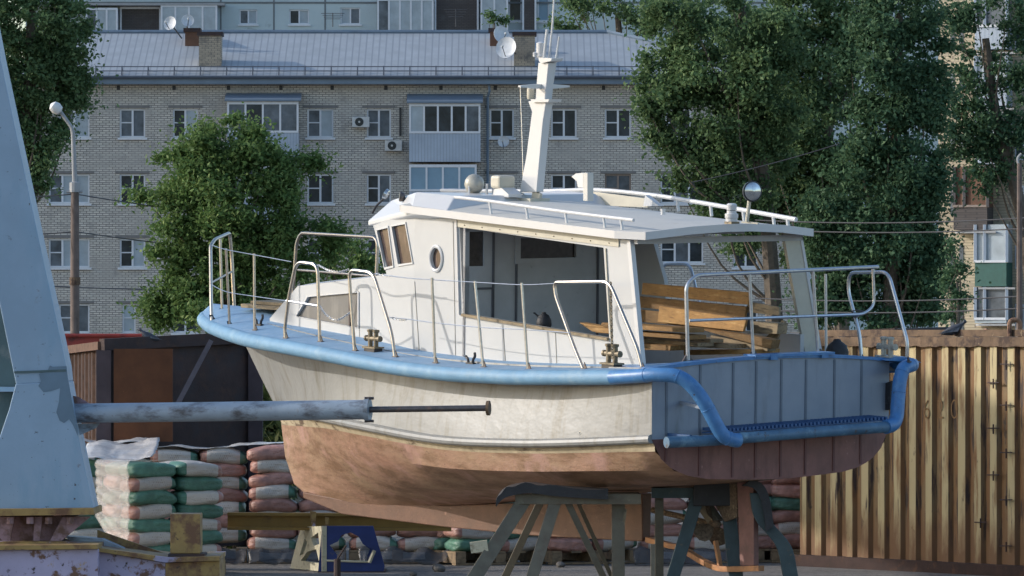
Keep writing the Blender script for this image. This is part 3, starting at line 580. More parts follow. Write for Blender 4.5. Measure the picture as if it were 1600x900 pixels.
# ---------------------------------------------------------------- weedy bank seen under the bow
wr = at(412, 690, 74); bank = MB(); vs = []
for j in range(9):
    for i in range(25):
        X = at(330 + i * 8, 0, 74).x; t = j / 8; Yk = 69.5 + j * 1.2; vs.append((X, Yk, -.1 + 1.9 * math.sin(t * math.pi / 2) + .12 * noise.noise(Vector((X * 2, Yk, 0)))))
bank.add(vs, [(j * 25 + i, j * 25 + i + 1, (j + 1) * 25 + i + 1, (j + 1) * 25 + i) for j in range(8) for i in range(24)])
tag(bank.build('earth_bank', mat('dry_earth', (.22, .17, .11), .95, var=.3, vs=5, layers=(((.35, .30, .22), 9, .58, .7),), bump=.6), fixn=False), kind='structure')
wd = tag(empty('weeds', (wr.x, 71, 0)), 'dry and green weeds on the bank under the bow', 'weeds', kind='stuff')
cs = []
for _ in range(5200):
    t = rng.uniform(0, 1); X = rng.uniform(at(345, 0, 73).x, at(470, 0, 73).x); cs.append((X, 69.5 + t * 9, .0 + 1.9 * math.sin(t * math.pi / 2) + abs(rng.normal()) * .13))
leaves(cs, .07, M['weed'], 'foliage', wd, 3.0, -1.2)['kind'] = 'stuff'

# ================================================================ STREET LAMP, POLES, CABLES
YL = 112
lp = tag(empty('street_lamp', (at(117, 0, YL).x, YL, 0)), 'tall street lamp with rusty brown lower pole and white oval head, left of the elm', 'street lamp')
X = at(117, 0, YL).x
MB().tube([(X, YL, 0), (X, YL, at(0, 425, YL).z), (X, YL, at(0, 290, YL).z)], [.09, .085, .075], 12).build('pole', M['polewood'], lp, smooth=True)
MB().tube([(X, YL, at(0, 292, YL).z), at(114, 205, YL)], [.048, .04], 10).build('upper_pole', M['polegrey'], lp, smooth=True)
MB().tube(smooth_path([at(114, 215, YL), at(112, 200, YL), at(104, 188, YL), at(94, 174, YL)]), .035, 8).build('arm', M['polegrey'], lp, smooth=True)
a = at(95, 175, YL); hd = MB(); hd.lathe(a, Vector((-.9, -.2, .75)), [(0, .03), (.03, .09), (.12, .115), (.2, .09), (.24, .02), (.241, 0)], 14); hd.build('lamp_head', M['lampw'], lp, smooth=True)
MB().lathe((X, YL, at(0, 292, YL).z), (0, 0, 1), [(-.1, .09), (-.1, .1), (.08, .1), (.1, .05)], 12).build('collar', M['polegrey'], lp)
MB().tube([at(104, 300, YL), at(129, 300, YL)], .03, 6).build('crossarm', M['polegrey'], lp); MB().lathe((X, YL, at(0, 445, YL).z), (0, 0, 1), [(0, .1), (0, .105), (.14, .105), (.14, .08)], 12).build('clamp', M['tanrust'], lp)
YP = 120; X = at(1593, 0, YP).x
up = tag(empty('utility_pole', (X, YP, 0)), 'grey brown utility pole at the right edge in front of the cream brick building', 'pole')
MB().tube([(X, YP, 0), (X, YP, at(0, 255, YP).z)], [.075, .05], 10).build('pole', M['polewood'], up, smooth=True)
MB().tube(smooth_path([at(1593, 262, YP), at(1590, 248, YP), at(1596, 240, YP)]), .03, 6).build('arm', M['polegrey'], up, smooth=True)
def cable(p, q, sag, lab, r=.012, cat='cable'):
    pts = [p.lerp(q, t / 24) - Vector((0, 0, sag * 4 * (t / 24) * (1 - t / 24))) for t in range(25)]
    tag(MB().tube(pts, r, 5).build('overhead_cable', M['cable'], smooth=True), lab, cat, 'cables strung across the facade')
cable(at(-200, 285, YL), at(117, 303, YL), .15, 'dark cable reaching the street lamp from the left, level with its collar')
cable(at(117, 303, YL), at(760, 330, YL + 40), .35, 'dark cable running right from the street lamp collar towards the elm crown')
cable(at(-200, 352, YL), at(117, 362, YL), .12, 'cable reaching the brown lamp pole from the left at half its height')
cable(at(117, 362, YL), at(760, 385, YL + 40), .3, 'cable running right from half way up the brown lamp pole')
cable(at(-200, 430, YL), at(640, 445, YL + 30), .2, 'lowest dark cable across the left of the facade, above the bottom window row')
for k, (y0, y1, t) in enumerate(((338, 333, 'uppermost of the four cables crossing the cream brick building'), (352, 350, 'second cable from the top crossing the cream brick building'), (460, 455, 'third cable from the top crossing the cream brick building'), (478, 474, 'lowest of the four cables crossing the cream brick building'))):
    cable(at(1180, y0 + 6, 128), at(1700, y1, 122), .12, t, .014)
cable(at(1080, 285, 140), at(1310, 225, 140), .05, 'thin cable slanting up through the poplar crown above the cabin roof', .012)

# ================================================================ RED FENCE, GARAGES
q = MB(); a = at(60, 524, 84); b_ = at(222, 524, 84)
rfn = tag(empty('red_fence', ((a.x + b_.x) / 2, 84, 0)), 'red painted metal fence showing above the brown container at the left', 'fence')
MB().prism([(a.x - 3, 84, .05), (b_.x, 84, .05), (b_.x, 84, b_.z), (a.x - 3, 84, a.z)], (0, .04, 0)).build('panel', M['redroof'], rfn)
MB().tube([(a.x - 3, 83.96, a.z), (b_.x, 83.96, b_.z)], .03, 6).build('top_rail', M['redroof'], rfn)
for t in (0, .33, .66, 1): x = lerp(a.x - 3, b_.x, t); MB().box((x - .04, 84.05, 0), (x + .04, 84.13, a.z)).build('post', M['rust'], rfn)
a = at(1275, 516, 78); b_ = at(1475, 513, 78)
ga = tag(empty('garage', ((a.x + b_.x) / 2, 80, 0)), 'low garage with dark flat roof behind the yellow container', 'garage')
MB().box((a.x, 78.1, 0), (b_.x, 83, a.z - .08)).build('wall', M['rust'], ga)
MB().prism([(a.x - .1, 77.9, a.z - .08), (b_.x + .1, 77.9, a.z - .06), (b_.x + .1, 77.9, b_.z + .02), (a.x - .1, 77.9, a.z - .02)], (0, 5.3, .0)).build('roof', M['darkroof'], ga)
MB().box((a.x + .4, 78.06, .05), (a.x + 1.3, 78.098, 2.1)).build('door', M['rustplate'], ga)
# ================================================================ BROWN CONTAINER (left)
P1 = at(160, 533, 66); P2 = at(397, 521, 67.2); P0c = at(84, 543, 69.5)
rc_ = tag(empty('shipping_container', ((P1.x + P2.x) / 2, 67.5, 0)), 'dark brown rusty steel container with an orange rust plate, behind the cement sacks', 'container')
def vwall(mb, a, b, z0, pitch, dep, flat=.4, proud=0.0):     # corrugated sheet from a to b, tops follow a.z..b.z
    d = (b - a); L_ = math.hypot(d.x, d.y); t = Vector((d.x, d.y, 0)) / L_; n = Vector((t.y, -t.x, 0)); k = max(1, round(L_ / pitch)); p = L_ / k; pts = []
    for i in range(k):
        s0 = i * p; j1, j2, j3 = random.uniform(-.03, .03) * p, random.uniform(-.04, .04) * p, random.uniform(-.006, .008); pts += [(s0, j3, 0), (s0 + p * flat + j1, j3, 1), (s0 + p * (flat + .12) + j1, -dep + j3, 0), (s0 + p * .88 + j2, -dep + j3 * .5, 2)]
    pts.append((L_, 0, 0)); vs = []
    for s0, o, _ in pts:
        q = Vector((a.x, a.y, 0)) + t * s0 + n * (o + proud); zt_ = lerp(a.z, b.z, s0 / L_); vs += [(q.x, q.y, z0), (q.x, q.y, zt_)]
    base = len(mb.v); mb.v += [Vector(v) for v in vs]
    for i in range(len(pts) - 1):
        mb.f.append([base + 2 * i, base + 2 * i + 2, base + 2 * i + 3, base + 2 * i + 1]); mb.mi.append((0, 2, 1, 1)[i % 4])
    return mb
bk = Vector((.25, 5.8, 0))
w_ = MB(); vwall(w_, P0c, P1, .12, .26, .05); w_.cur = 0
w_.build('side_wall', [M['rustdark'], M['rustdark'], M['litrustedge']], rc_, fixn=False)
w_ = MB(); w_.prism([(P1.x + .05, P1.y, .12), (P2.x, P2.y, .12), (P2.x, P2.y, P2.z - .05), (P1.x + .05, P1.y, P1.z - .05)], (0, .05, 0))
for k in range(1, 7):
    z = .12 + k * .33; w_.box((P1.x + 1.0, P1.y - .0, z), (P2.x - .04, P1.y + .5, z + .05), rot=Matrix.Rotation(math.atan2(P2.y - P1.y, P2.x - P1.x), 3, 'Z'), c=(P1.x, P1.y, z))
w_.build('end_wall', M['rust'], rc_)
w_ = MB(); w_.prism([P1, P2, P2 + Vector((-.1, 2.4, 0)), P0c + Vector((0, 1.5, 0)), P0c], (0, 0, -.05)); w_.build('roof', M['darkroof'], rc_)
w_ = MB(); w_.bar(P0c + Vector((0, -.03, -.05)), P1 + Vector((0, -.03, -.05)), .1, .09); w_.build('top_rail', M['litrustedge'], rc_)
w_ = MB(); w_.bar(P1 + Vector((0, -.06, -.04)), P2 + Vector((0, -.06, -.04)), .1, .13); w_.build('top_rail', M['rust'], rc_)
for p in (P1, P2): w_ = MB(); w_.box((p.x - .06, p.y - .11, .05), (p.x + .10, p.y - .005, p.z - .1)); w_.build('corner_post', mat('post_grey_rust', (.07, .05, .055), .8, var=.2), rc_)
a = at(178, 545, 65.9); b_ = at(270, 690, 65.9); MB().box((a.x, 65.86, b_.z), (b_.x, 65.92, a.z)).build('rust_plate', M['rustplate'], rc_)
MB().bar(at(330, 532, 65.8), at(273, 640, 65.8), .09, .05).build('brace', mat('brace_grey', (.10, .09, .11), .7, var=.2), rc_)
# ================================================================ YELLOW CONTAINER (right)
CA = Vector((3.10, 64.4, 2.37)); CDm = Vector((.555, -.832, 0)).normalized(); CB = CA + CDm * 6.05; CN = Vector((CDm.y, -CDm.x, 0))
def onC(x, y, off=0.0):
    r = Vector(((x - 800) / FPX, 1, -(y - HY) / FPX)); C = Vector((0, 0, CH)); t = ((CA + CN * off) - C).dot(CN) / r.dot(CN); return C + r * t
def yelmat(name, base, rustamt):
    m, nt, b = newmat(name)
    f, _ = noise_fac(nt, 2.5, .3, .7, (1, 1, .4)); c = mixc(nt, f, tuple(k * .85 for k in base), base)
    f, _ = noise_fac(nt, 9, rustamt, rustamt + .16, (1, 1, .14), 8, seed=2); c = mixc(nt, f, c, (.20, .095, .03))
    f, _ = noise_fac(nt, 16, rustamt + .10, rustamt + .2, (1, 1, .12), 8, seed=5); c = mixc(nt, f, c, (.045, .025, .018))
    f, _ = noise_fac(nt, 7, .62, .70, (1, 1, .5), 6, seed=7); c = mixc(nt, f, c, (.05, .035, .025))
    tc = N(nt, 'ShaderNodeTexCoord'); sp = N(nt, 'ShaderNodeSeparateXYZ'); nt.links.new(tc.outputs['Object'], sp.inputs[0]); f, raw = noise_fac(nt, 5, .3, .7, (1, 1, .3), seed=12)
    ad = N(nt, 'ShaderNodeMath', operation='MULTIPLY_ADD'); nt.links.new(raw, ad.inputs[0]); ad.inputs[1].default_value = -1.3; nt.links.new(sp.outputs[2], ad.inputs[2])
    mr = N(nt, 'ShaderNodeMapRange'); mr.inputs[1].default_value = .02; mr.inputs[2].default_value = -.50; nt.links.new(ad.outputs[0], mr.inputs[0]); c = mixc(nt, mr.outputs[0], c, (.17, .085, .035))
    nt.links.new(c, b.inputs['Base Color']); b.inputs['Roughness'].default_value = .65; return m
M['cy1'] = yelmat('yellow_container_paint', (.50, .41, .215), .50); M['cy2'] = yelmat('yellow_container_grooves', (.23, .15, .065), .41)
yc = tag(empty('shipping_container', ((CA.x + CB.x) / 2, (CA.y + CB.y) / 2, 0)), 'cream yellow corrugated container streaked with rust, numbered 620, at the right behind the stern', 'container')
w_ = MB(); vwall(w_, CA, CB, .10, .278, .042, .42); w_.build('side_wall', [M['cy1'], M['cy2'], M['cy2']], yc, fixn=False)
back = Vector((-CN.x, -CN.y, 0)) * 2.4
MB().prism([CA, CB, CB + back, CA + back], (0, 0, .04)).build('roof', M['tanrust'], yc)
MB().prism([(CA.x, CA.y, .1), (CA.x + back.x, CA.y + back.y, .1), (CA.x + back.x, CA.y + back.y, 2.37), (CA.x, CA.y, 2.37)], (CDm.x * .04, CDm.y * .04, 0)).build('end_wall', M['cy2'], yc)
tr_ = MB(); rings = []
for k in range(121):
    q = CA + CDm * (6.05 * k / 120) + CN * (.03 + .012 * noise.noise(Vector((k * .5, 0, 0)))); dz = .014 * noise.noise(Vector((k * .45, 3, 0))); hh = .040 + .016 * noise.noise(Vector((k * .33, 8, 0)))
    rings.append([(q.x, q.y, 2.42 + dz + hh), (q.x - CN.x * .08, q.y - CN.y * .08, 2.42 + dz + hh), (q.x - CN.x * .08, q.y - CN.y * .08, 2.40 + dz - hh), (q.x, q.y, 2.40 + dz - hh)])
tr_.loft(rings); tr_.build('top_rail', M['tanrust'], yc)
q = MB(); q.bar(CA + CN * .01 + Vector((0, 0, 2.5 - CA.z)) - CN * .2, CB + Vector((0, 0, 2.5 - CB.z)) - CN * .2, .12, .07); q.build('roof_edge', M['tanrust'], yc)
MB().bar((CA.x + CN.x * .03, CA.y + CN.y * .03, .06), (CB.x + CN.x * .03, CB.y + CN.y * .03, .06), .16, .12).build('bottom_rail', M['rustdark'], yc)
MB().bar((CA.x + .0, CA.y, 1.24), (CA.x + .001, CA.y, 2.4), .1, .1).build('corner_post', M['tanrust'], yc)
for x, ys_ in ((1572, (569, 633, 707, 781, 853)), (1552, (598, 669, 742)), (1532, (816,))):
    for y in ys_:
        p, r2 = onC(x - 9, y, .03), onC(x + 9, y, .03); c2 = onC(x, y, .03)
        q = MB(); q.tube(fillet([onC(x - 9, y, -.0), p, r2, onC(x + 9, y, 0)], .02, 2), .007, 6); q.tube([c2 + Vector((0, 0, .04)), c2 - Vector((0, 0, .06))], .009, 6); q.build('lashing_ring', M['rust'], yc)
fc = bpy.data.curves.new('digits', 'FONT')
for ch, x in (('6', 1448), ('2', 1469), ('0', 1491)):
    fc = bpy.data.curves.new('digit', 'FONT'); fc.body = ch; fc.size = .30; fc.align_x = 'CENTER'; fc.align_y = 'CENTER'; fc.extrude = .001; fc.offset = -.006
    tmp = bpy.data.objects.new('tmp', fc); me = bpy.data.meshes.new_from_object(tmp); bpy.data.objects.remove(tmp)
    p = onC(x, 641, .004); rot = Matrix((( CDm.x, 0, CN.x), (CDm.y, 0, CN.y), (0, 1, 0)))
    for v in me.vertices: v.co = rot @ Vector((v.co.x * .9, v.co.y, v.co.z)) + p - OFF[yc.name]
    me.materials.append(mat('faded_digit_paint', (.22, .12, .045), .8, var=.3, vs=30)); o = bpy.data.objects.new('painted_digit', me); COL.objects.link(o); o.parent = yc
# things lying on the yellow container
def onroof(x, y, back_=.25): p = onC(x, y, -back_); return p
q = MB(); p = onC(1532, 512, -.5); q.box((p.x - .16, p.y - .1, 2.41), (p.x + .02, p.y + .25, 2.52)); q.box((p.x - .30, p.y - .05, 2.412), (p.x - .17, p.y + .2, 2.46)); q.box((p.x + .03, p.y - .1, 2.411), (p.x + .14, p.y + .2, 2.54), rot=Matrix.Rotation(.3, 3, 'Y'))
tag(q.build('scrap_metal', M['rustlight'], bevel=.01), 'rusty orange brown scrap piece lying on the edge of the yellow container', 'scrap')
q = MB(); p = onC(1585, 512, -.15); q.tube(fillet([p + Vector((-.05, 0, -.10)), p + Vector((-.05, 0, .08)), p + Vector((.06, 0, .08)), p + Vector((.06, 0, -.10))], .05, 5), .024, 8)
tag(q.build('lifting_eye', M['rustlight'], smooth=True), 'tan arched lifting eye standing on the top edge of the yellow container at the right', 'lifting eye')
q = MB(); a, b_ = onC(1300, 522, -.6), onC(1400, 517, -.9); q.bar(Vector((a.x, a.y, 2.50)), Vector((b_.x, b_.y, 2.53)), .06, .05)
tag(q.build('steel_bar', M['rust']), 'dark bar lying along the left part of the yellow container roof', 'bar')
# pigeon
def pigeon(p, lab, flip=1, k=1.0):
    t = tag(empty('pigeon', p), lab, 'pigeon'); a = Vector(p); X = Vector((flip, 0, 0)); rr = [(-.15, .02, .01), (-.10, .035, .035), (-.03, .055, .055), (.03, .075, .052), (.07, .105, .036), (.085, .13, .024), (.10, .150, .026), (.12, .152, .018), (.128, .15, .006)]
    rings = [[a + X * (x * k) + Vector((0, math.cos(u) * r * k * .85, (z + math.sin(u) * r) * k)) for u in [2 * math.pi * i / 12 for i in range(12)]] for x, z, r in rr]
    MB().loft(rings).build('body', mat('pigeon_plumage', (.05, .055, .07), .6, var=.4, vs=30, layers=(((.55, .56, .6), 14, .62, .68),)), t, smooth=True)
    q = MB(); q.lathe(a + X * .125 * k + Vector((0, 0, .150 * k)), X, [(0, .006), (.02, .001)], 6); q.build('beak', M['blackp'], t)
    q = MB(); q.prism([a + X * (-.10 * k) + Vector((0, -.04, .05)) * k, a + X * (.05 * k) + Vector((0, -.045, .09)) * k, a + X * (.03 * k) + Vector((0, -.052, .045)) * k, a + X * (-.19 * k) + Vector((0, -.03, .02)) * k], (0, -.008, 0)); q.build('wing', mat('pigeon_wing', (.10, .11, .13), .6, var=.5, vs=40), t)
    q = MB(); q.tube([a + Vector((0, -.015, 0)), a + Vector((0, -.015, .03))], .005, 5); q.tube([a + Vector((.01, .02, 0)), a + Vector((.01, .02, .03))], .005, 5); q.build('foot', M['pinkpost'], t)
p = onC(1492, 512, -.12); pigeon((p.x, p.y, 2.475), 'dark pigeon with white marks crouching on the top edge of the yellow container', 1, .95)
p = at(231, 523, 66.3); pigeon((p.x, p.y, P1.z + .0), 'pale headed pigeon on the roof edge of the brown container', -1, .85)

# ================================================================ CEMENT SACKS
def sackmat(kind):
    m, nt, b = newmat('sack_' + kind); tc = N(nt, 'ShaderNodeTexCoord'); sp = N(nt, 'ShaderNodeSeparateXYZ'); nt.links.new(tc.outputs['Object'], sp.inputs[0])
    red, grn, wht = (.44, .23, .185), (.09, .215, .155), (.56, .51, .45)
    oi = N(nt, 'ShaderNodeObjectInfo')
    if kind == 'white':
        rp = N(nt, 'ShaderNodeValToRGB'); mr = N(nt, 'ShaderNodeMapRange'); mr.inputs[1].default_value = -.26; mr.inputs[2].default_value = .26; nt.links.new(sp.outputs[0], mr.inputs[0]); nt.links.new(mr.outputs[0], rp.inputs[0])
        rp.color_ramp.interpolation = 'CONSTANT'; e = rp.color_ramp.elements; e[0].color = (*red, 1); e[1].position = .15; e[1].color = (*wht, 1); x = e.new(.84); x.color = (*grn, 1)
        c = rp.outputs[0]
        # faint printed rows
        br = N(nt, 'ShaderNodeTexBrick'); mp = N(nt, 'ShaderNodeMapping'); mp.inputs['Rotation'].default_value = (R(90), 0, 0); nt.links.new(tc.outputs['Object'], mp.inputs[0]); nt.links.new(mp.outputs[0], br.inputs[0])
        br.inputs['Scale'].default_value = 1; br.inputs['Brick Width'].default_value = .021; br.inputs['Row Height'].default_value = .026; br.inputs['Mortar Size'].default_value = .006
        br.inputs['Color1'].default_value = (1, 1, 1, 1); br.inputs['Color2'].default_value = (.2, .2, .2, 1); br.inputs['Mortar'].default_value = (0, 0, 0, 1)
        f, _ = noise_fac(nt, 9, .52, .56, (1, 1, 1.5), 3, .5, seed=2); mm = N(nt, 'ShaderNodeMath', operation='MULTIPLY'); nt.links.new(br.outputs[0], mm.inputs[0]); nt.links.new(f, mm.inputs[1])
        gt_ = N(nt, 'ShaderNodeMath', operation='MULTIPLY'); nt.links.new(mm.outputs[0], gt_.inputs[0]); gt_.inputs[1].default_value = .45
        ab = N(nt, 'ShaderNodeMath', operation='ABSOLUTE'); nt.links.new(sp.outputs[0], ab.inputs[0]); l2 = N(nt, 'ShaderNodeMath', operation='LESS_THAN'); l2.inputs[1].default_value = .15; nt.links.new(ab.outputs[0], l2.inputs[0])
        g3 = N(nt, 'ShaderNodeMath', operation='MULTIPLY'); nt.links.new(gt_.outputs[0], g3.inputs[0]); nt.links.new(l2.outputs[0], g3.inputs[1]); c = mixc(nt, g3.outputs[0], c, (.16, .08, .06))
    else: c = None; base = red if kind == 'red' else grn
    if c is None:
        f, _ = noise_fac(nt, 8, .35, .65); c = mixc(nt, f, tuple(k * .75 for k in base), tuple(min(1, k * 1.2) for k in base))
    hv = N(nt, 'ShaderNodeHueSaturation'); nt.links.new(c, hv.inputs['Color']); mr2 = N(nt, 'ShaderNodeMapRange'); mr2.inputs[3].default_value = .8; mr2.inputs[4].default_value = 1.15; nt.links.new(oi.outputs['Random'], mr2.inputs[0]); nt.links.new(mr2.outputs[0], hv.inputs['Value'])
    nt.links.new(hv.outputs[0], b.inputs['Base Color']); b.inputs['Roughness'].default_value = .42
    _, n = noise_fac(nt, 14, 0, 1, (1, 1, 2), 5, seed=6); bp = N(nt, 'ShaderNodeBump'); bp.inputs['Strength'].default_value = .8; bp.inputs['Distance'].default_value = .02; nt.links.new(n, bp.inputs['Height']); nt.links.new(bp.outputs[0], b.inputs['Normal']); return m
SM = {k: sackmat(k) for k in ('white', 'red', 'green')}
def sackmesh(kind, seed):
    me = bpy.data.meshes.new('sack'); bm = bmesh.new(); bmesh.ops.create_cube(bm, size=2); bmesh.ops.subdivide_edges(bm, edges=bm.edges, cuts=7, use_grid_fill=True)
    for v in bm.verts:
        x, y, z = v.co; p = 5.0; n = (abs(x) ** p + abs(y) ** p + abs(z) ** p) ** (1 / p); x, y, z = x / n, y / n, z / n
        z *= 1 - .34 * abs(x) ** 3 - .25 * abs(y) ** 4; k = noise.noise(Vector((x * 1.6 + seed * 5, y * 1.6, z * 1.6 + seed))) * .10 + noise.noise(Vector((x * 5 + seed * 5, y * 5, z * 5))) * .03
        v.co = Vector((x * .262 * (1 + k * .5), y * .21 * (1 + k * .8), (z * (1 + k * 1.4)) * .088 - .012 * abs(x) ** 2 + .012 * math.sin(seed * 2 + x * 2.2)))
    bm.to_mesh(me); bm.free()
    for pl in me.polygons: pl.use_smooth = True
    me.materials.append(SM[kind]); return me
SK = {k: [sackmesh(k, s_i) for s_i in range(3)] for k in SM}
ORD = ('bottom', 'second', 'third', 'fourth', 'fifth', 'sixth', 'seventh', 'eighth')
DESC = {'white': 'pale red-ended sack', 'red': 'brick red sack', 'green': 'green sack'}
def sack(kind, loc, rz, lab, group='cement sacks stacked on pallets'):
    o = bpy.data.objects.new('cement_sack', random.choice(SK[kind])); COL.objects.link(o); o.location = loc; o.rotation_euler = (R(random.uniform(-2, 2)), R(random.uniform(-1.5, 1.5)), rz + R(random.uniform(-3, 3)))
    s0 = random.uniform(.97, 1.03); o.scale = (s0, 1, 1); tag(o, lab, 'sack', group); return o
def pallet_stack(x0, Yf, yaw, where, pattern, ncol=2, ndeep=1, layers=7, side=False, lift=.15, pal=True, rear_top=True):
    base = at(x0, 0, Yf); base.z = 0; rot = Matrix.Rotation(yaw, 3, 'Z'); W_ = .53; D_ = .42; Hh = .141
    if pal:
        t = tag(empty('pallet', base), 'wooden pallet of the sacks ' + where, 'pallet', 'pallets under the cement sacks')
        full = ncol * W_; fd = 2 * D_
        def bx(a, b_, nm):
            q = MB(); q.box(tuple(a), tuple(b_), rot=rot, c=(0, 0, 0)); q.v = [v + base for v in q.v]; q.build(nm, M['pallet'], t)
        for k in range(5): bx((k * (full - .12) / 4, 0, .125), (k * (full - .12) / 4 + .12, fd, .148), 'board')
        for k in range(3): bx((k * (full - .12) / 2, 0, .025), (k * (full - .12) / 2 + .12, fd, .122), 'stringer')
        for j in range(2): bx((0, j * (fd - .1), .002), (full, j * (fd - .1) + .1, .022), 'skid')
    cn = ('left', 'right') if ncol == 2 else ('middle',)
    for l in range(layers):
        for c in range(ncol):
            for d in range(ndeep if True else 1):
                if d > 0 and not (l == layers - 1 or (side and c == 0)): continue
                k = pattern(l, c); fl = math.pi if isinstance(k, str) and k.endswith('-') else 0; k = k.rstrip('-')
                j = Vector((random.uniform(-.015, .015), random.uniform(-.02, .02), 0)); lp_ = Vector(((c + .5) * W_, (d + .5) * D_, lift + (l + .5) * Hh)) + j
                lyr = 'top' if l == layers - 1 else ORD[l]
                lab = f"{DESC[k]}, {lyr} layer {'rear ' if d else ''}{cn[c]}, {where}"
                sack(k, base + rot @ lp_, yaw + fl, lab)
pb = lambda l, c: ('white', 'red')[(l + 1) % 2] if (l + c * 0) % 2 == 0 else ('red', 'white')[(l) % 2]
def patA(l, c): return 'white' if l % 2 == 0 else 'red'
def patN(l, c):
    return ('green', 'white-')[c] if l % 2 == 0 else ('white', 'green')[c]
def patG(l, c): return ('green', 'white')[(l + c) % 2]
def patR(l, c): return ('red', 'white', 'red', 'green', 'red')[(l + c) % 5]
pallet_stack(206, 61.6, R(27), 'in the nearest stack', patN, 2, 2, 7, True, lift=.17)
pallet_stack(95, 63.2, R(8), 'in the stack touching the crane leg', patG, 2, 2, 7)
pallet_stack(82, 65.2, R(2), 'in the farthest left stack', patA, 2, 2, 8)
pallet_stack(233, 65.1, R(2), 'in the stack behind the nearest', patA, 2, 2, 7, lift=.24)
pallet_stack(388, 64.9, R(2), 'in the stack left of the bow', patA, 2, 2, 8, lift=.14)
pallet_stack(545, 64.9, R(1), 'in the stack behind the blue stand', patA, 2, 2, 7)
pallet_stack(712, 64.4, R(24), 'in the stack right of the blue stand', patG, 2, 2, 7, True)
pallet_stack(862, 64.6, R(24), 'in the stack behind the front trestle', patR, 2, 2, 7, True)
pallet_stack(1000, 65.0, R(6), 'in the stack behind the propeller', patA, 2, 1, 7)
pallet_stack(1148, 65.3, R(4), 'in the single column behind the rear trestle', patR, 1, 1, 8)
pallet_stack(1206, 65.2, R(4), 'in the column at the yellow container', patR, 1, 1, 8)
# plastic film
def filmmat(name, alpha, col=(.72, .70, .68)):
    m, nt, b = newmat(name); b.inputs['Base Color'].default_value = (*col, 1); b.inputs['Roughness'].default_value = .25
    _, n = noise_fac(nt, 7, 0, 1, (1, 1, 2), 6, seed=3); bp = N(nt, 'ShaderNodeBump'); bp.inputs['Strength'].default_value = .7; bp.inputs['Distance'].default_value = .03; nt.links.new(n, bp.inputs['Height']); nt.links.new(bp.outputs[0], b.inputs['Normal'])
    f, _ = noise_fac(nt, 5, .3, .7, seed=4); mr = N(nt, 'ShaderNodeMapRange'); mr.inputs[3].default_value = alpha * .75; mr.inputs[4].default_value = min(1, alpha * 1.2); nt.links.new(f, mr.inputs[0]); nt.links.new(mr.outputs[0], b.inputs['Alpha']); return m
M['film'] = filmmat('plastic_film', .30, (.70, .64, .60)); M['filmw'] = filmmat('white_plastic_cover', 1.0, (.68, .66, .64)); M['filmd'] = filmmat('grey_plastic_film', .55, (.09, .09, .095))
def sheet(P, nu, nv, amp, name, m_, lab, cat, grp=None, fr=3.0):       # P(u, v) -> point; wrinkled sheet with thickness
    mb = MB(); vs = []
    for j in range(nv + 1):
        for i in range(nu + 1):
            p = Vector(P(i / nu, j / nv)); k = noise.noise(p * fr) * amp + noise.noise(p * fr * 3.1) * amp * .4; vs.append(p + Vector((-.5, -.4, .75)) * k)
    mb.add(vs, [(j * (nu + 1) + i, j * (nu + 1) + i + 1, (j + 1) * (nu + 1) + i + 1, (j + 1) * (nu + 1) + i) for j in range(nv) for i in range(nu)])
    o = mb.build(name, m_, smooth=True, fixn=False, angle=80); md = o.modifiers.new('thickness', 'SOLIDIFY'); md.thickness = .004; tag(o, lab, cat, grp); return o
b0 = at(206, 0, 61.6); b0.z = 0; r20 = Matrix.Rotation(R(27), 3, 'Z')
def Pn(u, v):
    if v < .8: t = v / .8; q = Vector((-.030 - .022 * abs(math.sin(math.pi * t * 7)), .86 * (1 - u) - .01, (.15 + .55 * max(0, (1 - u) - .25)) * (1 - t) + 1.165 * t)); q.y = lerp(q.y, -.01 if u > .6 else q.y, .0); return b0 + r20 @ q
    t = (v - .8) / .2; return b0 + r20 @ Vector((-.03 + t * .34, .86 * (1 - u), 1.172 + .012 * math.sin(t * 3)))
sheet(Pn, 16, 26, .02, 'plastic_wrap', M['film'], 'clear plastic wrap hanging down the sunlit left side of the nearest sack stack', 'plastic wrap')
c0 = at(84, 0, 64.6); c1 = at(440, 0, 64.7)
def Pt(u, v): return Vector((lerp(at(84, 0, 65).x, at(232, 0, 65).x, u), 65.1 + v * .9, 1.32 + .03 * math.sin(u * 9)))
sheet(Pt, 30, 8, .05, 'plastic_cover', M['filmw'], 'white plastic sheet over the sack stack at the far left', 'plastic sheet', fr=4)
def Pt2(u, v): return Vector((lerp(at(120, 0, 63).x, at(238, 0, 63).x, u), 63.1 + v * 1.5, 1.16 + v * .17 + .02 * math.sin(u * 8)))
sheet(Pt2, 24, 10, .05, 'plastic_cover', M['filmw'], 'crumpled white plastic sheet between the nearest stack and the stacks behind', 'plastic sheet', fr=4)
def Pt3(u, v): return Vector((lerp(at(234, 0, 65).x, at(470, 0, 65).x, u), 65.14 + v * .8, lerp(1.245, 1.30, min(1, max(0, (u - .5) * 5))) + .008 + .012 * math.sin(u * 14)))
sheet(Pt3, 36, 8, .03, 'plastic_cover', M['filmw'], 'thin white plastic sheet on top of the stacks just left of the bow', 'plastic sheet', fr=4)
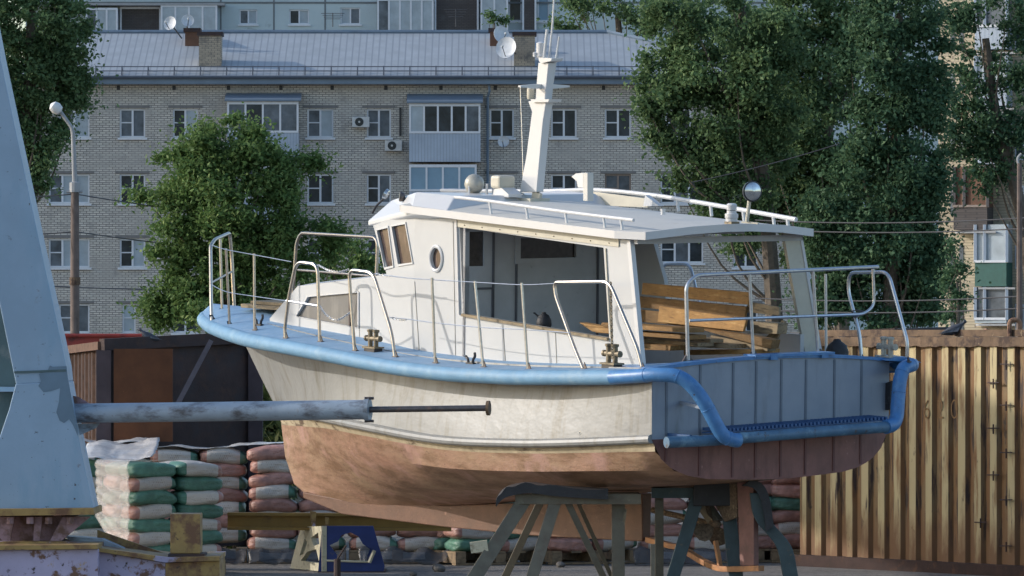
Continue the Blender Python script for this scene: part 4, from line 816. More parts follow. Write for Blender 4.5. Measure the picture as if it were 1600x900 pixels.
for k, (xa, xb, Yq, lab) in enumerate(((232, 385, 64.9, 'grey plastic film bunched at the foot of the stack behind the nearest one'), (390, 540, 64.7, 'grey plastic film bunched at the foot of the stack left of the bow'), (560, 700, 64.7, 'grey plastic film bunched at the foot of the stack behind the blue stand'), (990, 1150, 64.6, 'grey plastic film bunched at the foot of the stack behind the propeller'))):
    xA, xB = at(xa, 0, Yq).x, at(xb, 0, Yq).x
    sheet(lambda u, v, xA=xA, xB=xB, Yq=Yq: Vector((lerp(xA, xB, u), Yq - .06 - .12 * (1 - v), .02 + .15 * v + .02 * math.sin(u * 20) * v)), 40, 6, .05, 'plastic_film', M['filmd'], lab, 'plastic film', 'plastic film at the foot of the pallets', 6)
for x, y, r_, lab in ((685, 887, .07, 'grey stone on the gravel between the blue stand and the trestle'), (875, 880, .05, 'small stone behind the front trestle legs'), (645, 894, .04, 'small grey stone on the gravel right of the blue stand')):
    Yq = CH * FPX / (y + 6 - HY); p = at(x, y, Yq); bm = bmesh.new(); bmesh.ops.create_icosphere(bm, subdivisions=3, radius=r_)
    for v in bm.verts: v.co *= 1 + .3 * noise.noise(v.co * 12); v.co.z *= .7
    me = bpy.data.meshes.new('stone'); bm.to_mesh(me); bm.free(); me.materials.append(M['stone']); o = bpy.data.objects.new('stone', me); COL.objects.link(o); o.location = (p.x, p.y, r_ * .5); tag(o, lab, 'stone')

# ================================================================ BLUE STAND AND YELLOW BEAM
YS = 62.6
st = tag(empty('support_stand', at(530, 895, YS)), 'dark blue steel stand with diamond shaped cut-outs and cream side, under the ochre beam', 'stand')
def holed(outer, holes_, Y, thick, name, m_, parent, side=None):      # plate with openings; points are photo pixels on plane Y (or a mapped side)
    bm = bmesh.new(); f = side or (lambda x, y: at(x, y, Y)); es = []
    for loop in [outer] + holes_:
        vs = [bm.verts.new(f(*p)) for p in loop]; es += [bm.edges.new((vs[i], vs[(i + 1) % len(vs)])) for i in range(len(vs))]
    bmesh.ops.triangle_fill(bm, use_beauty=True, edges=es)
    mb = MB(); bm.verts.ensure_lookup_table(); bm.verts.index_update(); vs = [v.co.copy() for v in bm.verts]; d = Vector(thick); n = len(vs)
    mb.add(vs + [v + d for v in vs], [tuple(v.index for v in fc_.verts) for fc_ in bm.faces] + [tuple(v.index + n for v in reversed(fc_.verts)) for fc_ in bm.faces] + [(e.verts[0].index, e.verts[1].index, e.verts[1].index + n, e.verts[0].index + n) for e in bm.edges if len(e.link_faces) == 1])
    bm.free(); return mb.build(name, m_, parent)
holed([(503, 822), (583, 822), (601, 885), (599, 893), (497, 893)], [[(515, 852), (528, 846), (534, 836), (548, 832), (560, 838), (567, 850), (582, 858), (576, 868), (577, 878), (528, 877), (526, 866)]], YS, (0, .06, 0), 'front_plate', M['blueb'], st)
sdm = lambda x, y: at(x, y, YS + .05 + (500 - x) / 45 * .9)
holed([(470, 823), (503, 822), (503, 893), (453, 888)], [[(486, 840), (497, 832), (499, 850), (490, 853)], [(480, 862), (494, 858), (499, 880), (470, 876)], [(476, 842), (480, 846), (474, 866), (468, 868)]], YS, (.05, 0, 0), 'side_plate', M['creampaint'], st, side=sdm)
holed([(503, 824), (578, 824), (592, 885), (590, 889), (500, 889)], [[(515, 852), (528, 846), (534, 836), (548, 832), (560, 838), (567, 850), (578, 858), (574, 868), (574, 878), (528, 877), (526, 866)]], YS + .7, (0, .06, 0), 'rear_plate', M['blueb'], st)
q = MB(); q.tube([at(510, 876, YS - .04), at(578, 878, YS - .04)], .012, 6); q.tube([at(577, 879, YS - .05), at(585, 860, YS - .05)], .022, 6); q.build('foot_bar', M['creampaint'], st)
q = MB(); q.prism([at(496, 893, YS - .05), at(602, 893, YS - .05), at(602, 900, YS - .05), at(496, 900, YS - .05)], (0, .8, 0)); q.build('base', M['rust'], st)
bm_ = tag(empty('steel_beam', at(520, 825, YS + .35)), 'long ochre painted steel beam lying across the blue stand under the bow', 'beam')
q = MB(); a, b_ = at(355, 801, YS + .3), at(705, 803, YS + .5); zz = .175; q.prism([a, b_, b_ - Vector((0, 0, .03)), a - Vector((0, 0, .03))], (0, .18, 0)); q.build('top_flange', M['yellow'], bm_)
q = MB(); a2, b2 = a - Vector((0, -.07, .031)), b_ - Vector((0, -.07, .031)); q.prism([a2, b2, b2 - Vector((0, 0, .12)), a2 - Vector((0, 0, .12))], (0, .02, 0)); q.build('web', M['yellow'], bm_)
q = MB(); a3, b3 = a - Vector((0, 0, .152)), b_ - Vector((0, 0, .152)); q.prism([a3, b3, b3 - Vector((0, 0, .03)), a3 - Vector((0, 0, .03))], (0, .18, 0)); q.build('bottom_flange', M['yellow'], bm_)
q = MB(); q.prism([at(484, 798, YS + .25), at(494, 800, YS + .25), at(493, 822, YS + .25), at(487, 822, YS + .25)], (0, .03, 0)); q.prism([at(508, 808, YS + .25), at(514, 809, YS + .25), at(513, 823, YS + .25), at(508, 823, YS + .25)], (0, .03, 0)); q.build('lug', M['yelrust'], bm_)
q = MB(); a = at(527, 858, 60.8); q.tube([(a.x, a.y, 0), (a.x, a.y, a.z - .1)], .035, 8); q.tube([(a.x, a.y, a.z - .1), at(541, 852, 60.8)], .012, 6)
tag(q.build('iron_peg', M['rust']), 'rusty iron peg with a bent hook standing in front of the blue stand', 'peg')

# ================================================================ GANTRY CRANE LEG (left foreground)
YC = 45.0
cr = tag(empty('gantry_crane_leg', at(60, 1040, YC)), 'huge tapering pale blue crane leg at the left edge with a long buffer pipe', 'crane leg')
OFF[cr.name] = Vector(cr.location)
def cp(x, y, dy=0): return at(x, y, YC + dy)
MB().prism([cp(-90, -300), cp(-75, -300), cp(0, 88), cp(62, 380), cp(84, 480), cp(104, 574), cp(106, 596), cp(25, 600), cp(0, 478), cp(-60, 200)], (0, .55, 0)).build('upper_leg', M['crane'], cr, bevel=.006)
MB().prism([cp(24.6, 599.8, -.006), cp(106.4, 596, -.006), cp(124, 690, -.006), cp(146, 794, -.006), cp(-40, 796, -.006), cp(-3, 690, -.006), cp(14, 640, -.006)], (0, .56, 0)).build('lower_leg', M['crane'], cr, bevel=.006)
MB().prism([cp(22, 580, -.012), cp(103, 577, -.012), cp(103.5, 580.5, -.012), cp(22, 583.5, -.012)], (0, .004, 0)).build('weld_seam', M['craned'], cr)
MB().prism([cp(x, y, -.009) for x, y in ((82, 573), (78, 571), (74, 580), (61, 584), (64, 596), (60, 603), (68, 613), (80, 611), (94, 606), (92, 628), (88, 644), (93, 657), (100, 661), (108, 655), (114, 664), (122, 682), (121, 668), (113, 628), (106, 590), (104, 572))], (0, .0025, 0)).build('paint_patch', mat('grey_blue_patch', (.13, .20, .27), .55, var=.12, vs=4), cr)
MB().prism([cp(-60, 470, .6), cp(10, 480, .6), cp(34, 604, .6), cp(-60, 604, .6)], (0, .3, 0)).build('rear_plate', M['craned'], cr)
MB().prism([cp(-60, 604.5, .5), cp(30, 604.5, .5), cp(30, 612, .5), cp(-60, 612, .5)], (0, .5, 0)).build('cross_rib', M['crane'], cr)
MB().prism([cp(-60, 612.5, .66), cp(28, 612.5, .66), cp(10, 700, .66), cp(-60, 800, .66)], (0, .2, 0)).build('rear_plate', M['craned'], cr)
MB().prism([cp(-60, 796, -.15), cp(146, 794, -.15), cp(147, 804, -.15), cp(-60, 807, -.15)], (0, .9, 0)).build('base_flange', M['yelrust'], cr)
for (x0, x1, x2, x3) in ((-30, 22, 16, 4), (54, 66, 62, 52), (98, 142, 96, 78)):
    MB().prism([cp(x0, 808, -.05), cp(x1, 807, -.05), cp(x2, 845, -.05), cp(x3, 845, -.05)], (0, .05, 0)).build('gusset', M['gusset'], cr)
MB().prism([cp(-40, 808, .1), cp(120, 806.5, .1), cp(96, 846, .1), cp(-40, 846, .1)], (0, .3, 0)).build('hub_block', M['gusset'], cr)
for x in (16, 47, 76, 110): MB().lathe(cp(x, 808, -.09), (0, 0, -1), [(0, .03), (.05, .03), (.05, 0)], 6).build('bolt', M['gusset'], cr)
pp = MB(); A_, B_ = cp(104, 646, .2), cp(577, 640, -.3); pp.tube([A_, B_], .073, 20); po = pp.build('buffer_pipe', M['pipe'], cr, smooth=True)
D_ = (B_ - A_).normalized(); MB().lathe(B_ - D_ * .03, D_, [(0, .075), (.0, .088), (.035, .088), (.035, .02)], 20).build('end_flange', M['pipe'], po, smooth=True)
for sg_ in (-1, 1): MB().lathe(B_ + Vector((.0, -.02, sg_ * .085)), (1, 0, 0), [(-.035, .012), (.035, .012)], 6).build('bolt', M['rod'], po)
C_ = B_ + D_ * .9; MB().tube([B_, C_], .023, 12).build('rod', M['rod'], po, smooth=True)
MB().lathe(C_, D_, [(0, .02), (0, .055), (.022, .055), (.022, 0)], 20).build('end_disc', M['tanrust'], po, smooth=True)
MB().prism([cp(112, 618, .2), cp(122, 620, .2), cp(141, 631, .2), cp(114, 631, .2)], (0, .02, 0)).build('gusset', M['gusset'], cr); MB().prism([cp(116, 662, .2), cp(156, 661, .2), cp(150, 669, .2), cp(122, 681, .2)], (0, .02, 0)).build('gusset', M['pipe'], cr)
bs_ = tag(empty('bogie_beam', at(150, 1040, YC - .3)), 'low crane base beam with flaking lilac and yellow paint and a rusty stub post', 'crane base')
OFF[bs_.name] = Vector(bs_.location)
def cq(x, y, dy=0): return at(x, y, YC - .5 + dy)
MB().prism([cq(-60, 853), cq(152, 851), cq(152, 858), cq(-60, 860)], (0, 1.6, 0)).build('top_plate', M['yelrust'], bs_)
MB().prism([cq(-60, 846.5, .4), cq(100, 846, .4), cq(130, 849.5, .4), cq(-60, 851, .4)], (0, .6, 0)).build('bearing_plate', M['yelrust'], bs_)
MB().prism([cq(-60, 860.5, .06), cq(153, 858.5, .06), cq(153, 960, .06), cq(-60, 960, .06)], (0, 1.4, 0)).build('web', M['lilac'], bs_)
MB().prism([cq(154, 856, .2), cq(262, 871, .25), cq(343, 869, .3), cq(343, 876, .3), cq(258, 879, .25), cq(154, 862, .2)], (0, 1.0, 0)).build('top_plate', M['yelrust'], bs_)
MB().prism([cq(154, 862.5, .28), cq(258, 880, .3), cq(258, 960, .3), cq(154, 960, .3)], (0, .9, 0)).build('web', M['lilac'], bs_)
MB().prism([cq(258.5, 880, .3), cq(343, 876.5, .36), cq(343, 960, .36), cq(258.5, 960, .3)], (0, .8, 0)).build('web', M['yelrust'], bs_)
MB().prism([cq(152, 828, .9), cq(262, 866, .9), cq(262, 874, .9), cq(152, 852, .9)], (0, .05, 0)).build('sloping_plate', M['yelrust'], bs_)
MB().prism([cq(100, 838, .7), cq(160, 842, .7), cq(205, 862, .7), cq(120, 852, .7)], (0, .3, 0)).build('cover_plate', M['pipe'], bs_)
q = MB(); q.box((cq(266, 0, .4).x, YC - .1, cq(0, 865, .4).z), (cq(313, 0, .4).x, YC + .22, cq(0, 803, .4).z)); po = q.build('stub_post', M['yelrust'], bs_, bevel=.006)
q = MB(); q.box((cq(263, 0, .4).x, YC - .14, cq(0, 870, .4).z), (cq(320, 0, .4).x, YC + .26, cq(0, 865.2, .4).z)); q.build('foot_plate', M['rust'], po)
q = MB(); q.box((cq(-60, 0).x, YC - .3, 0), (cq(320, 0).x, YC + .7, cq(0, 960.5).z)); q.build('lower_beam', M['gusset'], bs_)

gg_ = tag(empty('unseen_shade_girder', (-16, 68, 0)), 'unseen blue girder on two legs, added far left to shade the yellow container', 'added shade girder')  # out of view, added so its shade falls on the yellow container
MB().box((-16.4, 61.3, 8.35), (-15.6, 76, 10.15)).build('girder', M['crane'], gg_)
for y_ in (69.5, 75): MB().bar((-16, y_, 0), (-16, y_, 8.34), .45, .45).build('leg', M['crane'], gg_)
# ================================================================ THE BOAT
bt = bpy.data.objects.new('motor_launch', None); COL.objects.link(bt); bt.empty_display_size = .3
tag(bt, 'white cabined motor launch with pale blue deck and red bottom, standing ashore on trestles', 'boat')
OFF[bt.name] = Vector((3.6, 0, -1.8)); Bb = BW(3.6, 0, -1.8)
bt.matrix_world = Matrix(((AF.x, AP.x, AU.x, Bb.x), (AF.y, AP.y, AU.y, Bb.y), (AF.z, AP.z, AU.z, Bb.z), (0, 0, 0, 1)))
BU = [-.25, 0, 1, 2, 3, 4, 5, 6, 7, 8, 8.4, 8.72, 8.9, 8.97]; BV = [1.51, 1.52, 1.58, 1.62, 1.63, 1.60, 1.50, 1.33, 1.06, .69, .49, .30, .15, 0]
WU = [0, .92, 1.82, 2.78, 3.6, 4.27, 5, 5.8, 6.7, 7.55, 7.9, 8.6, 9.15]; WV = [-.093, -.142, -.188, -.208, -.196, -.164, -.128, -.103, -.09, -.057, -.036, .0, .04]
bd = lambda u: interp(u, BU, BV); ws = lambda u: interp(u, WU, WV); crown = lambda u: interp(u, [0, 3, 6, 8, 9.2], [.07, .08, .10, .12, .06])
deckw = lambda u, v: ws(u) + .062 + crown(u) * max(0, 1 - (v / max(bd(u), .05)) ** 2)
# hull ------------------------------------------------------------
m, nt, b = newmat('hull_topside_paint')
f, _ = noise_fac(nt, 2, .3, .7); c = mixc(nt, f, (.24, .242, .235), (.285, .285, .275))
f, _ = noise_fac(nt, 9, .50, .75, (1, 1, .12), 8, seed=2); c = mixc(nt, f, c, (.17, .155, .12)); f, _ = noise_fac(nt, 26, .70, .80, (.5, 1, .5), 6, seed=5); c = mixc(nt, f, c, (.30, .24, .16))
nt.links.new(c, b.inputs['Base Color']); b.inputs['Roughness'].default_value = .45; M['hullw'] = m
_, n = noise_fac(nt, 3.5, 0, 1, (1, 1, 1.5), 3, seed=8); bp = N(nt, 'ShaderNodeBump'); bp.inputs['Strength'].default_value = .35; bp.inputs['Distance'].default_value = .03; nt.links.new(n, bp.inputs['Height']); nt.links.new(bp.outputs[0], b.inputs['Normal'])
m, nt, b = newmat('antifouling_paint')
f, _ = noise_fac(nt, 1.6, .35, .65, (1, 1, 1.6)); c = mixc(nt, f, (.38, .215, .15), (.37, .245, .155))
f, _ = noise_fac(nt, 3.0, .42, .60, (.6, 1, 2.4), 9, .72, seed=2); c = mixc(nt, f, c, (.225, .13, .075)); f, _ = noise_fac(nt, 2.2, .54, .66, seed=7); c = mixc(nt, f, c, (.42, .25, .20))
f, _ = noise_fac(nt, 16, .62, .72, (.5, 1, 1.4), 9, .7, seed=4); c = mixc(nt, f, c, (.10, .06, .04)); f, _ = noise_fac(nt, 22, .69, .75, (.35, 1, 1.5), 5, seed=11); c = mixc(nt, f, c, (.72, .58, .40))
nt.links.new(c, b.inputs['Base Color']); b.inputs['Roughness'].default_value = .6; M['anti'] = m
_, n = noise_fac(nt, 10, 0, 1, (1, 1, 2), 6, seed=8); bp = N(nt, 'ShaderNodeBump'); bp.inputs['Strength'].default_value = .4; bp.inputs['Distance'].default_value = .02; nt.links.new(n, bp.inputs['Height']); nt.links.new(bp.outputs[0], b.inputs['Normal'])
M['chip'] = mat('chipped_waterline', (.40, .33, .22), .6, var=.2, vs=9, layers=(((.12, .08, .05), 6, .54, .62, (.35, 1, 1.5)),))
LN = [[(0, 1.43, -.01), (1, 1.33, -.05), (2.2, 1.30, -.09), (3.6, 1.27, -.09), (5, 1.16, -.02), (6.2, .90, .03), (7.35, .54, .06), (8.55, 0, .06)],
      [(0, 1.43, -.3), (1, 1.36, -.33), (2.2, 1.34, -.36), (3.6, 1.30, -.36), (5, 1.12, -.33), (6.2, .81, -.30), (7.25, .44, -.28), (8.33, 0, -.27)],
      [(0, 1.425, -.5), (1, 1.415, -.56), (2.2, 1.42, -.6), (3.6, 1.37, -.62), (4.9, 1.14, -.6), (6.05, .80, -.58), (7.0, .41, -.58), (8.06, 0, -.58)],
      [(0, 1.42, -.69), (1.08, 1.44, -.785), (2, 1.46, -.847), (3.2, 1.43, -.885), (4.65, 1.24, -.85), (5.85, .85, -.85), (6.85, .42, -.88), (7.74, 0, -.93)],
      [(0, 1.395, -.70), (1.08, 1.415, -.795), (2, 1.435, -.857), (3.2, 1.40, -.895), (4.65, 1.21, -.86), (5.85, .82, -.86), (6.85, .395, -.89), (7.735, 0, -.94)],
      [(0, 1.39, -.77), (1.08, 1.40, -.85), (2, 1.42, -.91), (3.2, 1.38, -.95), (4.65, 1.18, -.92), (5.85, .78, -.93), (6.82, .37, -.98), (7.71, 0, -1.03)],
      [(0, 1.184, -.95), (1.08, 1.345, -1.02), (2, 1.375, -1.08), (3.2, 1.31, -1.13), (4.65, 1.09, -1.13), (5.8, .70, -1.17), (6.75, .32, -1.24), (7.64, 0, -1.35)],
      [(0, .805, -1.04), (1.08, 1.0, -1.17), (2, 1.04, -1.25), (3.2, .96, -1.33), (4.6, .74, -1.42), (5.65, .44, -1.47), (6.6, .19, -1.54), (7.48, 0, -1.62)],
      [(0, .3, -1.065), (1.08, .36, -1.21), (2, .36, -1.33), (3.2, .32, -1.45), (4.5, .24, -1.58), (5.6, .14, -1.66), (6.4, .07, -1.72), (7.15, 0, -1.76)],
      [(0, 0, -1.07), (1.08, 0, -1.22), (2, 0, -1.35), (3.2, 0, -1.48), (4.4, 0, -1.62), (5.4, 0, -1.72), (6.1, 0, -1.79), (6.62, 0, -1.86)]]
bulge = lambda v: -.08 * (1 - (v / 1.43) ** 2)
lines = []
for L_ in LN:
    p = smooth_path([(a, b0, c0) for a, b0, c0 in L_], 6); p = [Vector((q.x + bulge(q.y) * max(0, 1 - q.x), max(0, q.y), q.z)) for q in p]; lines.append(p)
hull = MB(); ns = len(lines[0]); NL = len(lines)
for sg_ in (1, -1):
    o = len(hull.v); hull.v += [Vector((p.x, p.y * sg_, p.z)) for L_ in lines for p in L_]
    for j in range(NL - 1):
        for i in range(ns - 1):
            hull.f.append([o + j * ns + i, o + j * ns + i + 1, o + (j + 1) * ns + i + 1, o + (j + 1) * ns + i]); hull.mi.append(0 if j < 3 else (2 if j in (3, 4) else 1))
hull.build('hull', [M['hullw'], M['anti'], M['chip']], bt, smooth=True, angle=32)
# rounded spray rail along the knuckle
for sg_ in (1, -1):
    pr = [Vector((p.x, (p.y + .012) * sg_, p.z + .035)) for p in lines[3][:-2]]; MB().tube(pr, [.042 if i < ns - 8 else lerp(.042, .012, (i - ns + 8) / 6) for i in range(len(pr))], 10).build('spray_rail', M['hullw'], bt, smooth=True)
for x, y in ((630, 661), (724, 671), (822, 678), (908, 677)):
    p = invf(x, y, lambda u: interp(u, [0, 2.2, 3.6, 4.9], [1.41, 1.42, 1.37, 1.14])); MB().lathe((p.x, p.y + .004, p.z), (0, 1, 0), [(-.02, .022), (.006, .022), (.012, .014), (.002, .012), (.001, 0)], 12).build('drain_fitting', M['cream'], bt)
# keel
kb = [inv(480, 778, v=0), inv(540, 803, v=0), inv(700, 823, v=0), inv(830, 836, v=0), inv(1010, 846, v=0)]
kt = [Vector((p.x, 0, interp(p.x, [0, 1.08, 2, 3.2, 4.4, 5.4, 6.1, 7.3], [-1.1, -1.28, -1.42, -1.56, -1.68, -1.76, -1.80, -1.74]) + .06)) for p in kb]
k_ = MB(); k_.loft([[(a.x, -.05, a.z), (a.x, .05, a.z), (b_.x, .06, b_.z), (b_.x, -.06, b_.z)] for a, b_ in zip(kb, kt)]); k_.build('keel', mat('keel_paint', (.155, .08, .05), .65, var=.2, vs=5, layers=(((.13, .07, .045), 5, .48, .66), ((.28, .15, .10), 14, .62, .74)), bump=.15), bt, bevel=.01)
# transom
m, nt, b = newmat('transom_paint'); f, _ = noise_fac(nt, 3, .3, .7); c = mixc(nt, f, (.215, .26, .32), (.27, .31, .37)); f, _ = noise_fac(nt, 6, .55, .8, (1, 1, .2), 7, seed=2); c = mixc(nt, f, c, (.16, .18, .20)); f, _ = noise_fac(nt, 30, .72, .76, seed=6); c = mixc(nt, f, c, (.10, .07, .05))
nt.links.new(c, b.inputs['Base Color']); b.inputs['Roughness'].default_value = .5; M['tran'] = m
M['tranred'] = mat('transom_red_paint', (.215, .095, .08), .6, var=.2, vs=4, layers=(((.14, .06, .05), 5, .5, .66, (1, 1, .3)), ((.36, .20, .17), 12, .64, .72)), bump=.1)
tm = MB(); nv = 28; zl = [-.05, -.2, -.36, -.5, -.62, -.655]
botw = lambda v: interp(abs(v), [0, .3, .805, 1.0, 1.184, 1.30, 1.39, 1.43], [-1.07, -1.065, -1.04, -1.01, -.95, -.87, -.77, -.66])
grid = []
for i in range(nv + 1):
    v = lerp(-1.43, 1.43, i / nv); top = -.03 + .075 * (1 - (v / 1.43) ** 2); bw_ = botw(v); col = [(bulge(v) - .004, v, top)]
    col += [(bulge(v) - .004, v, max(lerp(top, -.66, k / 4), bw_)) for k in (1, 2, 3, 4)]; col += [(bulge(v) - .004, v, lerp(min(-.66, max(-.66, bw_)), bw_, k / 3)) for k in (1, 2, 3)]; grid.append(col)
for g_ in grid: tm.v += [Vector(p) for p in g_]
for i in range(nv):
    for k in range(7): tm.f.append([i * 8 + k, (i + 1) * 8 + k, (i + 1) * 8 + k + 1, i * 8 + k + 1]); tm.mi.append(0 if k < 4 else 1)
tro = tm.build('transom', [M['tran'], M['tranred']], bt, smooth=True)
sm_ = MB()
for x in (1039, 1088, 1137, 1172, 1211, 1250, 1296, 1341):
    v = inv(x, 620, u=0).y; u = bulge(v) - .012
    sm_.cur = 0; sm_.box((u - .0, v - .011, -.64), (u + .012, v + .011, .03 - .03 * abs(v))); sm_.cur = 1; sm_.box((u - .0, v - .011, botw(v) + .02), (u + .012, v + .011, -.67))
sm_.build('seam', [mat('seam_dark', (.13, .16, .20), .6), mat('seam_dark_red', (.13, .05, .045), .6)], tro)
rim = [Vector((bulge(v) - .012, v, -.012 + .075 * (1 - (v / 1.43) ** 2))) for v in [lerp(1.46, -1.46, i / 24) for i in range(25)]]
rm = MB(); rm.loft([[(p.x - .01, p.y, p.z - .022), (p.x + .12, p.y, p.z - .022), (p.x + .12, p.y, p.z + .008), (p.x - .01, p.y, p.z + .008)] for p in rim]); rm.build('transom_rim', M['vivid'], tro)
MB().box((-.115, -.66, .058), (.06, .30, .082)).build('hatch_coaming', M['vivid'], tro)
for v0 in (-.5, .12): MB().prism([(-.12, v0, .03), (-.12, v0 - .09, .03), (-.12, v0 - .05, .085), (-.12, v0, .085)], (.06, 0, 0)).build('hatch_bracket', M['vivid'], tro)
for px_ in (1022, 1310): v = inv(px_, 560, u=0.05).y; MB().lathe((.03, v, deckw(0, v) - .02), (0, 0, 1), [(0, .05), (.02, .055), (.035, .035), (.04, 0)], 14).build('filler_cap', M['vivid'], tro, smooth=True)
# gunwale tube
for sg_, ua in ((1, .42), (-1, .42)):
    us = [8.45, 8.25, 8, 7.6, 7.2, 6.8, 6.3, 5.8, 5.3, 4.8, 4.3, 3.8, 3.3, 2.8, 2.3, 1.8, 1.3, .85, ua]
    if sg_ > 0: us = [8.97, 8.95, 8.9, 8.83, 8.72, 8.6] + us; 
    else: us = [8.95, 8.9, 8.83, 8.72, 8.6] + us
    pts = [Vector((u, (bd(u) - .03) * sg_, ws(u))) for u in us]; pts = smooth_path(pts, 2)
    MB().tube(pts, [interp(p.x, [0, 8, 9.2], [.070, .073, .066]) for p in pts], 14).build('rubbing_strake', M['gunblue'], bt, smooth=True)
# guard pipes at the stern corners
for sg_ in (1, -1):
    k = [(.44, 1.535, ws(.44)), (.1, 1.50, -.085), (-.12, 1.44, -.065), (-.30, 1.33, -.09), (-.42, 1.20, -.26), (-.50, 1.03, -.58), (-.52, .92, -.645), (-.52, .84, -.655)] if sg_ > 0 else [(.44, -1.535, ws(.44)), (.0, -1.60, -.075), (-.16, -1.57, -.062), (-.24, -1.47, -.062), (-.28, -1.36, -.09), (-.30, -1.30, -.20), (-.32, -1.26, -.40), (-.34, -1.23, -.52), (-.37, -1.16, -.59), (-.40, -1.04, -.61)]
    MB().tube(smooth_path(k, 6), .066, 14).build('guard_pipe', M['vivid'], bt, smooth=True)
    kp = smooth_path(k, 6)
    for ii in (8, 17, 26, 33):
        tt_ = (kp[ii + 1] - kp[ii]).normalized(); MB().lathe(kp[ii] - tt_ * .006, tt_, [(0, .064), (.003, .0695), (.009, .0695), (.012, .064)], 14).build('weld_bead', M['vivid'], bt, smooth=True)
MB().tube([(-.30, 1.50, -.665), (-.36, 1.0, -.66), (-.40, 0, -.63), (-.40, -1.06, -.61)], .052, 14).build('platform_pipe', [mat('platform_pipe_blue', (.07, .15, .24), .5, var=.3, vs=5, layers=(((.25, .40, .48), 3, .55, .7), ((.08, .06, .05), 14, .58, .7)))], bt, smooth=True)
gr_ = MB()
gr_.prism([(-.10, .92, -.615), (-.36, .92, -.60), (-.36, -1.1, -.555), (-.10, -1.1, -.57)], (0, 0, .012))
for k in range(44): v = lerp(.9, -1.08, k / 43); z = lerp(-.588, -.543, k / 43); gr_.box((-.37, v - .012, z), (-.10, v + .012, z + .026))
gr_.build('step_grating', M['darkblue'], bt)
for v in (1.25, -.9, .2): MB().bar((-.02, v, -.63), (-.34, v, -.63), .03, .05).build('platform_bracket', M['darkblue'], bt)
MB().bar((-.02, 1.10, -.33), (-.40, 1.14, -.36), .05, .03).build('pipe_bracket', M['tran'], bt)
# deck -------------------------------------------------------------
dk = MB(); us = [0, .15, .5, 1, 1.6, 2.2, 2.8, 3.3, 3.8, 4.5, 5.2, 6, 6.8, 7.4, 8, 8.4, 8.6, 8.75, 8.87, 8.95]; fr = [-1, -.93, -.85, -.7, -.56, -.3, 0, .3, .56, .7, .85, .93, 1]
P_ = {}
for i, u in enumerate(us):
    for j, f in enumerate(fr): v = f * (bd(u) - .02); P_[i, j] = len(dk.v); dk.v.append(Vector((u + (bulge(v) if i == 0 else 0), v, deckw(u, v))))
for i in range(len(us) - 1):
    for j in range(len(fr) - 1):
        if 1 <= i < 7 and 4 <= j < 8: continue
        dk.f.append([P_[i, j], P_[i + 1, j], P_[i + 1, j + 1], P_[i, j + 1]]); dk.mi.append(0)
dk.build('deck', M['deckblue'], bt, smooth=True, fixn=False)
un = MB()        # underside of the overhanging deck
for sg_ in (1, -1):
    A = [p for p in lines[0]]; uu = [lerp(0, 8.9, i / 40) for i in range(41)]; r1 = []; r2 = []
    for u in uu:
        hv_ = interp(u, [p.x for p in A], [p.y for p in A]) if u < 8.5 else 0; r1.append((u, (bd(u) - .01) * sg_, ws(u) - .03)); r2.append((min(u, 8.55) if u > 8.5 else u, hv_ * sg_, interp(u, [p.x for p in A], [p.z for p in A]) - .06))
    un.loft([r1, r2], closed=False, caps=False)
un.build('deck_underside', M['hullw'], bt)
ck = MB(); ck.box((.16, -.88, -.52), (3.3, .88, -.5)); 
for a, b_ in (((.16, .88), (3.3, .86)), ((.16, -.88), (3.3, -.86))): ck.box((a[0], min(a[1], b_[1]), -.5), (b_[0], max(a[1], b_[1]), -.02))
ck.box((.14, -.88, -.5), (.16, .88, .0)); ck.box((3.3, -.88, -.5), (3.32, .88, .0)); ck.build('cockpit_well', M['grey_int'], bt)
# cabin ------------------------------------------------------------
vc = lambda u: 1.0 - (.155 * (u - 4.15) if u > 4.15 else 0)
side = lambda x, y: invf(x, y, vc, 26)
outer = [(1003, 580), (942, 582), (860, 578), (786, 572), (720, 566), (650, 556), (593, 547), (513, 525), (423, 508), (421, 498), (465, 447), (573, 434), (604, 428), (583, 352), (600, 346), (643, 334), (712, 343), (969, 374), (985, 376)]
opening = [(718, 355), (943, 387), (952, 528), (724, 490)]; w1 = [(590, 360), (607, 356), (615, 415), (602, 418)]; w2 = [(613, 354), (634, 350), (645, 410), (623, 413)]; wt_ = [(464, 494), (482, 464), (560, 457), (560, 512)]
pc = side(682, 404); port = [(pc.x + .085 * math.cos(t), pc.z + .105 * math.sin(t)) for t in [2 * math.pi * i / 20 for i in range(20)]]
def wall(outer3, holes3, thick, name, m_, par):
    bm = bmesh.new(); es = []
    for loop in [outer3] + holes3:
        vs = [bm.verts.new((p.x, 0, p.z)) for p in loop]; es += [bm.edges.new((vs[i], vs[(i + 1) % len(vs)])) for i in range(len(vs))]
    bmesh.ops.triangle_fill(bm, use_beauty=True, edges=es)
    bmesh.ops.bisect_plane(bm, geom=bm.verts[:] + bm.edges[:] + bm.faces[:], plane_co=(4.15, 0, 0), plane_no=(1, 0, 0))
    s0 = 1 if thick < 0 else -1; bm.verts.index_update(); mb = MB(); n = len(bm.verts)
    vs = [Vector((v.co.x, vc(v.co.x) * s0, v.co.z)) for v in bm.verts]
    mb.add(vs + [v + Vector((0, thick, 0)) for v in vs], [tuple(v.index for v in f.verts) for f in bm.faces] + [tuple(v.index + n for v in reversed(f.verts)) for f in bm.faces] + [(e.verts[0].index, e.verts[1].index, e.verts[1].index + n, e.verts[0].index + n) for e in bm.edges if len(e.link_faces) == 1])
    bm.free(); return mb.build(name, m_, par)
out3 = [side(*p) for p in outer]
